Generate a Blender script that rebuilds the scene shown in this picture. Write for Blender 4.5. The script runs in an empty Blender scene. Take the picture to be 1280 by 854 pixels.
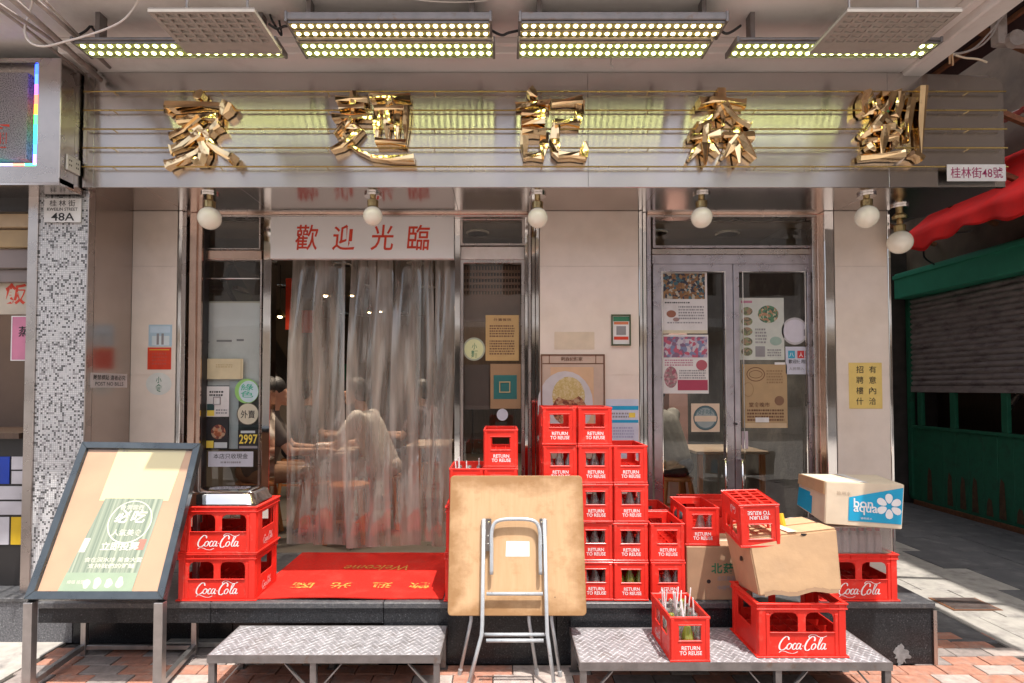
import bpy, bmesh, math, random
from mathutils import Vector, Matrix, Quaternion
from mathutils import noise as mnoise
R = random.Random(7)
S = bpy.context.scene
C = S.collection

# ------------------------------------------------------------------ camera
H, TILT, F = 1.53, math.radians(1.6), 720.0          # lens 720 px at 1280 px width
cam_d = bpy.data.cameras.new('camera'); cam = bpy.data.objects.new('camera', cam_d); C.objects.link(cam)
cam_d.sensor_width = 36; cam_d.lens = 36 * F / 1280
cam_d.shift_x = 12 / 1280; cam_d.shift_y = 38 / 1280
cam_d.clip_start = 0.05; cam_d.clip_end = 300
cam.location = (0, 0, H); cam.rotation_euler = (math.radians(90) + TILT, 0, 0)
S.camera = cam

# ------------------------------------------------------------------ sky and sun
SUN = Vector((0.17, -0.29, 1.0)).normalized()
w = bpy.data.worlds.new('World'); S.world = w; w.use_nodes = True
nt = w.node_tree; nt.nodes.clear()
sky = nt.nodes.new('ShaderNodeTexSky'); sky.sky_type = 'NISHITA'; sky.sun_disc = False
sky.sun_elevation = math.asin(SUN.z); sky.sun_rotation = math.atan2(SUN.x, SUN.y)
bg = nt.nodes.new('ShaderNodeBackground'); bg.inputs[1].default_value = 0.15
wo = nt.nodes.new('ShaderNodeOutputWorld')
sky.dust_density = 4.0; sky.ozone_density = 1.0
hs_ = nt.nodes.new('ShaderNodeHueSaturation'); hs_.inputs['Saturation'].default_value = 0.5      # hazy city sky
nt.links.new(sky.outputs[0], hs_.inputs['Color']); nt.links.new(hs_.outputs[0], bg.inputs[0]); nt.links.new(bg.outputs[0], wo.inputs[0])
sun_d = bpy.data.lights.new('sun', 'SUN'); sun = bpy.data.objects.new('sun', sun_d); C.objects.link(sun)
sun_d.energy = 2.7; sun_d.angle = math.radians(0.5); sun_d.color = (1, 0.955, 0.89)
sun.rotation_euler = SUN.to_track_quat('Z', 'Y').to_euler(); sun.location = (2, -3, 9)

S.view_settings.view_transform = 'Standard'; S.view_settings.look = 'None'
S.view_settings.gamma = 1; S.view_settings.exposure = 1.1
S.render.engine = 'CYCLES'
S.cycles.max_bounces = 12; S.cycles.diffuse_bounces = 5; S.cycles.glossy_bounces = 5
S.cycles.transparent_max_bounces = 24; S.cycles.transmission_bounces = 6
S.cycles.caustics_reflective = False; S.cycles.caustics_refractive = False
S.cycles.sample_clamp_indirect = 4.0
S.cycles.use_denoising = True

# ------------------------------------------------------------------ placing by sight lines
def P(px, py, Y):
    """the point at distance Y that is seen at (px, py) of the 1280 px wide photograph"""
    dx = (px - 628) / F; dy = -(py - 465) / F
    fy = math.cos(TILT) - dy * math.sin(TILT); fz = math.sin(TILT) + dy * math.cos(TILT)
    t = Y / fy
    return Vector((dx * t, Y, H + fz * t))
def PZ(px, py, z):
    dx = (px - 628) / F; dy = -(py - 465) / F
    fy = math.cos(TILT) - dy * math.sin(TILT); fz = math.sin(TILT) + dy * math.cos(TILT)
    t = (z - H) / fz
    return Vector((dx * t, fy * t, z))
def RC(x0, y0, x1, y1, Y):
    ym, xm = (y0 + y1) / 2, (x0 + x1) / 2
    return P(x0, ym, Y).x, P(x1, ym, Y).x, P(xm, y1, Y).z, P(xm, y0, Y).z   # X0 X1 Z0 Z1

# ------------------------------------------------------------------ materials
MATS = {}
def new_mat(name):
    m = bpy.data.materials.new(name); m.use_nodes = True
    nt = m.node_tree; nt.nodes.clear()
    out = nt.nodes.new('ShaderNodeOutputMaterial')
    return m, nt, out
def nd(nt, t, **kw):
    n = nt.nodes.new(t)
    for k, v in kw.items():
        if isinstance(k, str) and hasattr(n, k): setattr(n, k, v)
    return n
def mat(name, col, rough=0.5, metal=0.0, var=0.12, scale=6.0, bump=0.0, bscale=60.0, coat=0.0, aniso=0.0, col2=None,
        c2scale=3.0, c2lo=0.5, c2hi=0.7, stretch=(1, 1, 1), rvar=0.1, spec=0.5, emit=None, estr=0.0, trans=0.0, sss=0.0):
    """plain real-world surface: base colour with fine noise, a second colour for wear, fine relief"""
    if name in MATS: return MATS[name]
    m, nt, out = new_mat(name); L = nt.links.new
    b = nd(nt, 'ShaderNodeBsdfPrincipled'); L(b.outputs[0], out.inputs[0])
    tc = nd(nt, 'ShaderNodeNewGeometry'); mp = nd(nt, 'ShaderNodeMapping'); mp.inputs['Scale'].default_value = stretch
    L(tc.outputs['Position'], mp.inputs[0])
    n = nd(nt, 'ShaderNodeTexNoise'); n.inputs['Scale'].default_value = scale; n.inputs['Detail'].default_value = 5
    L(mp.outputs[0], n.inputs['Vector'])
    mr = nd(nt, 'ShaderNodeMapRange'); mr.inputs['From Min'].default_value = 0.3; mr.inputs['From Max'].default_value = 0.7
    mr.inputs['To Min'].default_value = 1 - var; mr.inputs['To Max'].default_value = 1 + var
    L(n.outputs['Fac'], mr.inputs[0])
    base = nd(nt, 'ShaderNodeRGB'); base.outputs[0].default_value = (*col, 1); src = base.outputs[0]
    if col2:
        n2 = nd(nt, 'ShaderNodeTexNoise'); n2.inputs['Scale'].default_value = c2scale; n2.inputs['Detail'].default_value = 8
        n2.inputs['Roughness'].default_value = 0.65
        L(mp.outputs[0], n2.inputs['Vector'])
        m2 = nd(nt, 'ShaderNodeMapRange'); m2.inputs['From Min'].default_value = c2lo; m2.inputs['From Max'].default_value = c2hi
        L(n2.outputs['Fac'], m2.inputs[0])
        mx = nd(nt, 'ShaderNodeMix', data_type='RGBA'); L(m2.outputs[0], mx.inputs[0]); L(src, mx.inputs[6])
        mx.inputs[7].default_value = (*col2, 1); src = mx.outputs[2]
    vm = nd(nt, 'ShaderNodeVectorMath', operation='SCALE'); L(src, vm.inputs[0]); L(mr.outputs[0], vm.inputs['Scale'])
    L(vm.outputs[0], b.inputs['Base Color'])
    rr = nd(nt, 'ShaderNodeMapRange'); rr.inputs['From Min'].default_value = 0.3; rr.inputs['From Max'].default_value = 0.7
    rr.inputs['To Min'].default_value = max(0.02, rough - rvar * rough); rr.inputs['To Max'].default_value = min(1, rough + rvar * 2 * rough)
    L(n.outputs['Fac'], rr.inputs[0]); L(rr.outputs[0], b.inputs['Roughness'])
    if aniso:
        tg = nd(nt, 'ShaderNodeCombineXYZ'); tg.inputs[2].default_value = 1; L(tg.outputs[0], b.inputs['Tangent'])
    b.inputs['Metallic'].default_value = metal; b.inputs['Specular IOR Level'].default_value = spec
    b.inputs['Coat Weight'].default_value = coat; b.inputs['Anisotropic'].default_value = aniso
    b.inputs['Coat Roughness'].default_value = 0.12
    b.inputs['Transmission Weight'].default_value = trans
    if bump:
        nb = nd(nt, 'ShaderNodeTexNoise'); nb.inputs['Scale'].default_value = bscale; nb.inputs['Detail'].default_value = 4
        L(mp.outputs[0], nb.inputs['Vector'])
        bp = nd(nt, 'ShaderNodeBump'); bp.inputs['Strength'].default_value = bump; bp.inputs['Distance'].default_value = 0.01
        L(nb.outputs['Fac'], bp.inputs['Height']); L(bp.outputs[0], b.inputs['Normal'])
    if emit:
        b.inputs['Emission Color'].default_value = (*emit, 1); b.inputs['Emission Strength'].default_value = estr
    MATS[name] = m
    return m
def emis(name, col, s):
    if name in MATS: return MATS[name]
    m, nt, out = new_mat(name)
    e = nd(nt, 'ShaderNodeEmission'); e.inputs[0].default_value = (*col, 1); e.inputs[1].default_value = s
    nt.links.new(e.outputs[0], out.inputs[0]); MATS[name] = m
    return m
def pane(name, tint=(0.8, 0.85, 0.85), gloss=0.12, rough=0.01, haze=0.0, hcol=(0.5, 0.5, 0.5), wave=0.0):
    """sheet of glass or clear plastic: lets light straight through, mirrors more at a grazing angle"""
    if name in MATS: return MATS[name]
    m, nt, out = new_mat(name); L = nt.links.new
    t = nd(nt, 'ShaderNodeBsdfTransparent'); t.inputs[0].default_value = (*tint, 1)
    g = nd(nt, 'ShaderNodeBsdfGlossy'); g.inputs['Roughness'].default_value = rough
    gq = nd(nt, 'ShaderNodeNewGeometry'); dt = nd(nt, 'ShaderNodeVectorMath', operation='DOT_PRODUCT'); L(gq.outputs['Incoming'], dt.inputs[0]); L(gq.outputs['Normal'], dt.inputs[1])
    ab = nd(nt, 'ShaderNodeMath', operation='ABSOLUTE'); L(dt.outputs['Value'], ab.inputs[0])
    om = nd(nt, 'ShaderNodeMath', operation='SUBTRACT', use_clamp=True); om.inputs[0].default_value = 1; L(ab.outputs[0], om.inputs[1])
    pw = nd(nt, 'ShaderNodeMath', operation='POWER'); pw.inputs[1].default_value = 5; L(om.outputs[0], pw.inputs[0])
    ad = nd(nt, 'ShaderNodeMath', operation='MULTIPLY_ADD', use_clamp=True); ad.inputs[1].default_value = .85; ad.inputs[2].default_value = gloss + .04; L(pw.outputs[0], ad.inputs[0])
    base = t.outputs[0]
    if haze:
        d = nd(nt, 'ShaderNodeBsdfDiffuse'); d.inputs[0].default_value = (*hcol, 1)
        tl = nd(nt, 'ShaderNodeBsdfTranslucent'); tl.inputs[0].default_value = (*hcol, 1)
        dm = nd(nt, 'ShaderNodeMixShader'); dm.inputs[0].default_value = 0.4; L(d.outputs[0], dm.inputs[1]); L(tl.outputs[0], dm.inputs[2])
        geo = nd(nt, 'ShaderNodeNewGeometry'); mp = nd(nt, 'ShaderNodeMapping'); mp.inputs['Scale'].default_value = (8, 8, .7)
        L(geo.outputs['Position'], mp.inputs[0])
        nz = nd(nt, 'ShaderNodeTexNoise'); nz.inputs['Scale'].default_value = 1.6; nz.inputs['Detail'].default_value = 4; L(mp.outputs[0], nz.inputs['Vector'])
        mr = nd(nt, 'ShaderNodeMapRange'); mr.inputs['From Min'].default_value = 0.35; mr.inputs['From Max'].default_value = 0.75
        mr.inputs['To Min'].default_value = haze * 0.35; mr.inputs['To Max'].default_value = min(1, haze * 2.0); L(nz.outputs['Fac'], mr.inputs[0])
        hm = nd(nt, 'ShaderNodeMixShader'); L(mr.outputs[0], hm.inputs[0]); L(t.outputs[0], hm.inputs[1]); L(dm.outputs[0], hm.inputs[2]); base = hm.outputs[0]
    if wave:
        geo2 = nd(nt, 'ShaderNodeNewGeometry'); nz2 = nd(nt, 'ShaderNodeTexNoise'); nz2.inputs['Scale'].default_value = 3.0
        mp2 = nd(nt, 'ShaderNodeMapping'); mp2.inputs['Scale'].default_value = (5, 5, .35) if haze > .3 else (1, 1, 1); L(geo2.outputs['Position'], mp2.inputs[0])
        L(mp2.outputs[0], nz2.inputs['Vector'])
        bp = nd(nt, 'ShaderNodeBump'); bp.inputs['Strength'].default_value = wave; bp.inputs['Distance'].default_value = 0.02
        L(nz2.outputs['Fac'], bp.inputs['Height']); L(bp.outputs[0], g.inputs['Normal'])
    mx = nd(nt, 'ShaderNodeMixShader'); L(ad.outputs[0], mx.inputs[0]); L(base, mx.inputs[1]); L(g.outputs[0], mx.inputs[2])
    L(mx.outputs[0], out.inputs[0]); MATS[name] = m
    return m
def picture(name, cols, scale=40, seed=0.0, rough=0.4):
    """printed photograph of no particular subject: blots of a few colours"""
    if name in MATS: return MATS[name]
    m, nt, out = new_mat(name); L = nt.links.new
    b = nd(nt, 'ShaderNodeBsdfPrincipled'); b.inputs['Roughness'].default_value = rough; L(b.outputs[0], out.inputs[0])
    g = nd(nt, 'ShaderNodeNewGeometry'); mp = nd(nt, 'ShaderNodeMapping'); mp.inputs['Location'].default_value = (seed, seed * 2.1, seed * 0.7)
    L(g.outputs['Position'], mp.inputs[0])
    nz = nd(nt, 'ShaderNodeTexNoise'); nz.inputs['Scale'].default_value = scale * 0.5; L(mp.outputs[0], nz.inputs['Vector'])
    ad = nd(nt, 'ShaderNodeVectorMath', operation='MULTIPLY_ADD'); L(nz.outputs['Color'], ad.inputs[0]); ad.inputs[1].default_value = (0.03,) * 3; L(mp.outputs[0], ad.inputs[2])
    v = nd(nt, 'ShaderNodeTexVoronoi'); v.inputs['Scale'].default_value = scale; L(ad.outputs[0], v.inputs['Vector'])
    sx = nd(nt, 'ShaderNodeSeparateXYZ'); L(v.outputs['Color'], sx.inputs[0])
    r = nd(nt, 'ShaderNodeValToRGB'); r.color_ramp.interpolation = 'CONSTANT'
    el = r.color_ramp.elements
    while len(el) < len(cols): el.new(0.5)
    for i, c in enumerate(cols): el[i].position = i / len(cols); el[i].color = (*c, 1)
    L(sx.outputs[0], r.inputs[0]); L(r.outputs[0], b.inputs['Base Color']); MATS[name] = m
    return m

M = dict(
 sign_steel = mat('brushed_steel_sign', (0.60, 0.56, 0.54), 0.20, 1.0, 0.05, 3, aniso=1.0, rvar=0.03),
 soffit_steel = mat('polished_steel_soffit', (0.60, 0.53, 0.50), 0.17, 1.0, 0.08, 2),
 chrome = mat('chrome', (0.78, 0.75, 0.73), 0.07, 1.0, 0.05, 5, 0.02, 9),
 steel = mat('satin_steel', (0.52, 0.465, 0.44), 0.27, 1.0, 0.1, 8),
 door_steel = mat('lilac_grey_steel', (0.50, 0.46, 0.50), 0.28, 0.85, 0.14, 9, 0.04, 90),
 copper_steel = mat('warm_steel', (0.62, 0.45, 0.37), 0.2, 1.0, 0.1, 8),
 dark_frame = mat('dark_frame', (0.025, 0.022, 0.022), 0.4),
 ceiling = mat('cream_painted_ceiling', (0.82, 0.765, 0.73), 0.6, 0, 0.05, 2, 0.02, 60, col2=(0.55, 0.48, 0.45), c2scale=1.5, c2lo=0.5, c2hi=0.8),
 marble = mat('beige_stone', (0.80, 0.68, 0.59), 0.22, 0, 0.04, 9, 0.01, 200, col2=(0.74, 0.61, 0.51), c2scale=3.2, c2lo=0.45, c2hi=0.8),
 granite = mat('black_granite', (0.022, 0.023, 0.026), 0.2, 0, 0.5, 160, 0.02, 200, spec=0.3, col2=(0.12, 0.12, 0.13), c2scale=120, c2lo=0.58, c2hi=0.7),
 granite_top = mat('dusty_dark_granite', (0.075, 0.075, 0.08), 0.4, 0, 0.4, 120, 0.05, 200, col2=(0.17, 0.165, 0.16), c2scale=40, c2lo=0.5, c2hi=0.75),
 granite_grey = mat('grey_granite', (0.11, 0.11, 0.12), 0.5, 0, 0.5, 90, 0.05, 150, col2=(0.25, 0.25, 0.26), c2scale=110, c2lo=0.55, c2hi=0.62),
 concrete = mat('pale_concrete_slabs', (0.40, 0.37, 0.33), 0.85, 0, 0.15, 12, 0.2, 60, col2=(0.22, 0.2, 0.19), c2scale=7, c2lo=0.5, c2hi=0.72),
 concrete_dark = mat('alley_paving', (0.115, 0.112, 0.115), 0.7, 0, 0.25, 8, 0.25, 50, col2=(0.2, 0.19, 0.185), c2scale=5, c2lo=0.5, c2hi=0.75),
 pale_road_concrete = mat('pale_road_concrete', (0.30, 0.275, 0.25), 0.85, 0, 0.2, 30, 0.3, 200),  # pale worn road, lightened to bounce more sun onto the shop front
 terracotta = mat('terracotta_paver', (0.40, 0.185, 0.125), 0.85, 0, 0.22, 25, 0.3, 90, col2=(0.33, 0.24, 0.2), c2scale=14, c2lo=0.5, c2hi=0.7),
 paver_grey = mat('grey_paver', (0.27, 0.225, 0.205), 0.85, 0, 0.22, 25, 0.3, 90, col2=(0.2, 0.17, 0.16), c2scale=14, c2lo=0.5, c2hi=0.7),
 paver_pale = mat('pale_paver', (0.42, 0.35, 0.31), 0.85, 0, 0.18, 25, 0.3, 90, col2=(0.35, 0.28, 0.25), c2scale=14, c2lo=0.5, c2hi=0.7),
 joint = mat('joint_dirt', (0.05, 0.042, 0.037), 0.95, 0, 0.3, 40, 0.4, 100),
 red = mat('red_crate_plastic', (0.76, 0.032, 0.020), 0.38, 0, 0.15, 5, 0.03, 60, coat=0.05, spec=0.35, col2=(0.74, 0.15, 0.11), c2scale=26, c2lo=0.57, c2hi=0.85),
 red_mat = mat('red_mat', (0.60, 0.022, 0.014), 0.95, 0, 0.12, 60, 0.5, 700, col2=(0.55, 0.05, 0.035), c2scale=6, c2lo=0.5, c2hi=0.8, spec=0.2),
 print_white = mat('white_print', (0.82, 0.80, 0.80), 0.5, 0, 0.04, 30),
 print_red = mat('red_print', (0.64, 0.05, 0.018), 0.5, 0, 0.1, 30),
 print_black = mat('black_print', (0.02, 0.018, 0.02), 0.5),
 print_yellow = mat('yellow_print', (0.83, 0.62, 0.09), 0.55),
 print_brown = mat('brown_print', (0.16, 0.07, 0.035), 0.55),
 print_magenta = mat('magenta_print', (0.38, 0.03, 0.13), 0.5),
 print_green = mat('green_print', (0.03, 0.18, 0.09), 0.5),
 print_grey = mat('grey_print', (0.28, 0.26, 0.27), 0.55),
 paper = mat('white_paper', (0.74, 0.70, 0.68), 0.6, 0, 0.05, 8, col2=(0.62, 0.57, 0.54), c2scale=5),
 gold = mat('mirror_gold', (0.86, 0.62, 0.35), 0.06, 1.0, 0.12, 9, 0.22, 5),
 gold_rod = mat('brass_rod', (0.62, 0.44, 0.16), 0.25, 1.0),
 brass = mat('aged_brass', (0.42, 0.32, 0.16), 0.3, 1.0, 0.2, 40, 0.1, 60),
 globe = mat('opal_glass', (0.80, 0.74, 0.64), 0.12, 0, 0.03, 10, coat=0.5, emit=(1, 0.86, 0.62), estr=0.05),
 plywood = mat('scuffed_plywood', (0.68, 0.42, 0.21), 0.55, 0, 0.12, 5, 0.05, 60, col2=(0.46, 0.25, 0.11), c2scale=4.5, c2lo=0.47, c2hi=0.75, stretch=(2.5, 1, 0.6)),
 card = mat('cardboard', (0.54, 0.345, 0.195), 0.85, 0, 0.08, 9, 0.45, 11, col2=(0.50, 0.33, 0.2), c2scale=4, c2lo=0.5, c2hi=0.8),
 card_dark = mat('brown_cardboard', (0.40, 0.25, 0.15), 0.85, 0, 0.1, 9, 0.12, 25),
 card_pale = mat('pale_cardboard', (0.72, 0.60, 0.45), 0.8, 0, 0.06, 9, 0.1, 25),
 cyan = mat('cyan_print', (0.01, 0.36, 0.62), 0.5),
 tube = mat('grey_painted_tube', (0.50, 0.53, 0.56), 0.3, 0.35, 0.1, 30, 0.03, 80, coat=0.3),
 tread = mat('aluminium_tread', (0.40, 0.385, 0.40), 0.5, 0.3, 0.16, 20, 0.1, 90, col2=(0.30, 0.29, 0.30), c2scale=7, c2lo=0.45, c2hi=0.75),
 tread_base = mat('tread_base', (0.25, 0.24, 0.25), 0.55, 0.2, 0.2, 20, 0.1, 90, col2=(0.16, 0.14, 0.13), c2scale=9, c2lo=0.5, c2hi=0.75),
 scuff = mat('yellow_mat_ink', (0.60, 0.36, 0.06), 0.9, 0, .35, 90, col2=(.5, .03, .02), c2scale=60, c2lo=.42, c2hi=.6),
 angle = mat('grey_steel_angle', (0.22, 0.20, 0.195), 0.45, 0.6, 0.2, 15, 0.1, 60, col2=(0.2, 0.14, 0.11), c2scale=20, c2lo=0.58, c2hi=0.7),
 wood_dark = mat('dark_wood', (0.09, 0.055, 0.038), 0.4, 0, 0.25, 10, 0.05, 30, stretch=(6, 6, 0.6)),
 wood_orange = mat('orange_wood', (0.45, 0.17, 0.055), 0.4, 0, 0.2, 10, stretch=(4, 4, 0.6)),
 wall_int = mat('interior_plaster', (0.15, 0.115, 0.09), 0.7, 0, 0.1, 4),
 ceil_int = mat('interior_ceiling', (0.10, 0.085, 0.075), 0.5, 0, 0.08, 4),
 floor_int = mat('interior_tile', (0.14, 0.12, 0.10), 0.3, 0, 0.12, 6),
 pane = pane('window_glass', (0.80, 0.84, 0.83), 0.035, 0.004, wave=0.03),
 pvc = pane('pvc_strip', (0.84, 0.83, 0.81), 0.07, 0.07, haze=0.50, hcol=(0.54, 0.48, 0.43), wave=0.25),
 clear = pane('clear_plastic', (0.9, 0.9, 0.9), 0.05, 0.08, haze=0.12, hcol=(0.8, 0.78, 0.78)),
 shutter = mat('grey_shutter', (0.42, 0.36, 0.36), 0.5, 0.3, 0.2, 7, 0.05, 40, col2=(0.18, 0.14, 0.14), c2scale=4, stretch=(1, 1, 3)),
 beam_green = mat('green_painted_beam', (0.06, 0.40, 0.26), 0.45, 0, 0.12, 5, 0.03, 30),
 green = mat('dark_green_door_paint', (0.02, 0.16, 0.09), 0.5, 0, 0.25, 6, 0.06, 30, col2=(0.02, 0.07, 0.045), c2scale=6),
 rust = mat('rust', (0.20, 0.085, 0.04), 0.8, 0, 0.3, 30, 0.3, 80),
 awning = mat('red_canvas', (0.85, 0.018, 0.016), 0.8, 0, 0.14, 5, 0.1, 20),
 roof_dark = mat('dark_roof_sheet', (0.045, 0.022, 0.022), 0.7, 0.2, 0.2, 3),
 pipe = mat('grey_conduit', (0.42, 0.36, 0.33), 0.5, 0.2, 0.2, 12, 0.05, 40, col2=(0.25, 0.19, 0.15), c2scale=9),
 cable_w = mat('white_cable', (0.75, 0.68, 0.64), 0.5), cable_b = mat('black_cable', (0.02, 0.02, 0.022), 0.5),
 white_plastic = mat('white_plastic', (0.72, 0.69, 0.66), 0.4),
 skin = mat('skin', (0.46, 0.26, 0.18), 0.5), hair = mat('black_hair', (0.012, 0.010, 0.010), 0.5, 0, 0.3, 60, 0.4, 120),
 bottle = pane('bottle_glass', (0.72, 0.80, 0.76), 0.08, 0.03, haze=0.22, hcol=(0.75, 0.72, 0.7)),
 bottle_g = pane('green_bottle_glass', (0.55, 0.66, 0.18), 0.08, 0.03, haze=0.4, hcol=(0.62, 0.68, 0.12)),
 straw = mat('white_straw', (0.80, 0.76, 0.76), 0.4),
 stain = mat('white_spill', (0.22, 0.225, 0.23), 0.7, 0, 0.3, 40),
)

# ------------------------------------------------------------------ mesh helpers
def text_mesh(body, extrude=0.0, offset=0.0, shear=0.0, space=1.0, line=1.0, bevel=0.0, res=3, align='CENTER'):
    c = bpy.data.curves.new('lettering', 'FONT'); c.body = body
    c.extrude = extrude; c.offset = offset; c.shear = shear; c.space_character = space; c.space_line = line
    c.bevel_depth = bevel; c.resolution_u = res; c.align_x = align
    o = bpy.data.objects.new('lettering', c); C.objects.link(o)
    dg = bpy.context.evaluated_depsgraph_get()
    m = bpy.data.meshes.new_from_object(o.evaluated_get(dg))
    vs = [v.co.copy() for v in m.vertices]; fs = [tuple(p.vertices) for p in m.polygons]
    bpy.data.objects.remove(o); bpy.data.curves.remove(c); bpy.data.meshes.remove(m)
    return vs, fs
class MB:
    def __init__(s): s.v = []; s.f = []
    def quad(s, *p):
        n = len(s.v); s.v += [Vector(q) for q in p]; s.f.append(tuple(range(n, n + len(p)))); return s
    def hexa(s, p):      # 4 bottom points counter-clockwise from above, 4 top
        n = len(s.v); s.v += [Vector(q) for q in p]
        s.f += [(n+3, n+2, n+1, n), (n+4, n+5, n+6, n+7)] + [(n+i, n+(i+1) % 4, n+4+(i+1) % 4, n+4+i) for i in range(4)]
        return s
    def box(s, x0, x1, y0, y1, z0, z1):
        x0, x1 = sorted((x0, x1)); y0, y1 = sorted((y0, y1)); z0, z1 = sorted((z0, z1))
        return s.hexa([(x0,y0,z0),(x1,y0,z0),(x1,y1,z0),(x0,y1,z0),(x0,y0,z1),(x1,y0,z1),(x1,y1,z1),(x0,y1,z1)])
    def bar(s, a, b, w, h, up=(0, 0, 1)):
        a, b = Vector(a), Vector(b); d = (b - a).normalized(); u = Vector(up)
        x = d.cross(u)
        if x.length < 1e-4: x = d.cross(Vector((0, 1, 0)))
        x.normalize(); z = x.cross(d).normalized(); x *= w / 2; z *= h / 2
        return s.hexa([a-x-z, a+x-z, b+x-z, b-x-z, a-x+z, a+x+z, b+x+z, b-x+z])
    def tube(s, pts, r, n=8, caps=True, closed=False):
        pts = [Vector(p) for p in pts]; rs = r if isinstance(r, (list, tuple)) else [r] * len(pts)
        t = (pts[1] - pts[0]).normalized(); a = t.orthogonal().normalized(); base = len(s.v); L = len(pts)
        for i, p in enumerate(pts):
            if closed: t2 = (pts[(i+1) % L] - pts[i-1]).normalized()
            elif i == 0: t2 = t
            elif i == L - 1: t2 = (pts[i] - pts[i-1]).normalized()
            else: t2 = ((pts[i+1] - pts[i]).normalized() + (pts[i] - pts[i-1]).normalized()).normalized()
            a = (a - t2 * a.dot(t2)).normalized(); b = t2.cross(a)
            for k in range(n):
                g = 2 * math.pi * k / n; s.v.append(p + (a * math.cos(g) + b * math.sin(g)) * rs[i])
        for i in range(L if closed else L - 1):
            j = (i + 1) % L
            for k in range(n):
                k2 = (k + 1) % n; s.f.append((base+i*n+k, base+i*n+k2, base+j*n+k2, base+j*n+k))
        if caps and not closed:
            s.f.append(tuple(base + k for k in reversed(range(n)))); s.f.append(tuple(base + (L-1)*n + k for k in range(n)))
        return s
    def lathe(s, prof, n=12, c=(0, 0, 0), axis=None):
        c = Vector(c); base = len(s.v); q = Vector((0, 0, 1)).rotation_difference(Vector(axis)) if axis else Quaternion()
        for r, z in prof:
            for k in range(n):
                g = 2 * math.pi * k / n; s.v.append(c + q @ Vector((r * math.cos(g), r * math.sin(g), z)))
        for i in range(len(prof) - 1):
            for k in range(n):
                k2 = (k + 1) % n; s.f.append((base+i*n+k, base+i*n+k2, base+(i+1)*n+k2, base+(i+1)*n+k))
        if prof[0][0] > 1e-5: s.f.append(tuple(base + k for k in reversed(range(n))))
        if prof[-1][0] > 1e-5: s.f.append(tuple(base + (len(prof)-1)*n + k for k in range(n)))
        return s
    def sphere(s, c, r, n=16, m=10, sc=(1, 1, 1)):
        c = Vector(c); b = len(s.v)
        for i in range(m + 1):
            th = math.pi * i / m
            for k in range(n):
                g = 2 * math.pi * k / n
                s.v.append(c + Vector((r*sc[0]*math.sin(th)*math.cos(g), r*sc[1]*math.sin(th)*math.sin(g), -r*sc[2]*math.cos(th))))
        for i in range(m):
            for k in range(n):
                k2 = (k+1) % n; s.f.append((b+i*n+k, b+i*n+k2, b+(i+1)*n+k2, b+(i+1)*n+k))
        return s
    def text(s, body, o, u, v, w, h, depth=0.0, keep=False, **kw):
        """lettering filling the w x h rectangle whose lower left corner is o, along unit vectors u, v"""
        vs, fs = text_mesh(body, **kw)
        if not vs: return s
        o, u, v = Vector(o), Vector(u).normalized(), Vector(v).normalized(); nn = u.cross(v)
        x0 = min(a.x for a in vs); x1 = max(a.x for a in vs); y0 = min(a.y for a in vs); y1 = max(a.y for a in vs)
        sx, sy = w / (x1 - x0), h / (y1 - y0); ox = oy = 0
        if keep:
            k = min(sx, sy); ox = (w - k * (x1-x0)) / 2; oy = (h - k * (y1-y0)) / 2; sx = sy = k
        z1 = max(a.z for a in vs); sz = depth / (2 * z1) if z1 > 1e-6 else 0
        b = len(s.v)
        for a in vs: s.v.append(o + u * (ox + (a.x - x0) * sx) + v * (oy + (a.y - y0) * sy) + nn * (a.z + z1) * sz)
        s.f += [tuple(i + b for i in f) for f in fs]
        return s
    def cells(s, us, vs, holes, fn, w0, w1):
        """one solid sheet w0..w1 thick over the grid us x vs with the cells in holes left open"""
        nu, nv = len(us), len(vs); b = len(s.v)
        for wv in (w0, w1):
            for j in range(nv):
                for i in range(nu): s.v.append(Vector(fn(us[i], vs[j], wv)))
        N = nu * nv; idx = lambda i, j, k: b + k * N + j * nu + i
        solid = lambda i, j: 0 <= i < nu-1 and 0 <= j < nv-1 and (i, j) not in holes
        for j in range(nv-1):
            for i in range(nu-1):
                if not solid(i, j): continue
                s.f.append((idx(i,j,0), idx(i+1,j,0), idx(i+1,j+1,0), idx(i,j+1,0)))
                s.f.append((idx(i,j,1), idx(i,j+1,1), idx(i+1,j+1,1), idx(i+1,j,1)))
                for (di, dj, a, c) in ((0,-1,(i,j),(i+1,j)), (1,0,(i+1,j),(i+1,j+1)), (0,1,(i+1,j+1),(i,j+1)), (-1,0,(i,j+1),(i,j))):
                    if not solid(i+di, j+dj): s.f.append((idx(*a,0), idx(*a,1), idx(*c,1), idx(*c,0)))
        return s
    def prism(s, pts, off):
        """flat outline pts pushed along off"""
        pts = [Vector(p) for p in pts]; off = Vector(off); n = len(pts); b = len(s.v)
        s.v += pts + [p + off for p in pts]
        s.f += [tuple(b + i for i in range(n)), tuple(b + n + i for i in reversed(range(n)))]
        s.f += [(b+i, b+n+i, b+n+(i+1) % n, b+(i+1) % n) for i in range(n)]
        return s
    def disc(s, c, r, y, n=24, th=0.002, sy=1.0):
        return s.prism([(c[0] + r*math.cos(2*math.pi*k/n), y, c[1] + r*sy*math.sin(2*math.pi*k/n)) for k in range(n)], (0, th, 0))
    def mapped(s, fn):
        s.v = [Vector(fn(v)) for v in s.v]; return s
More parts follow.
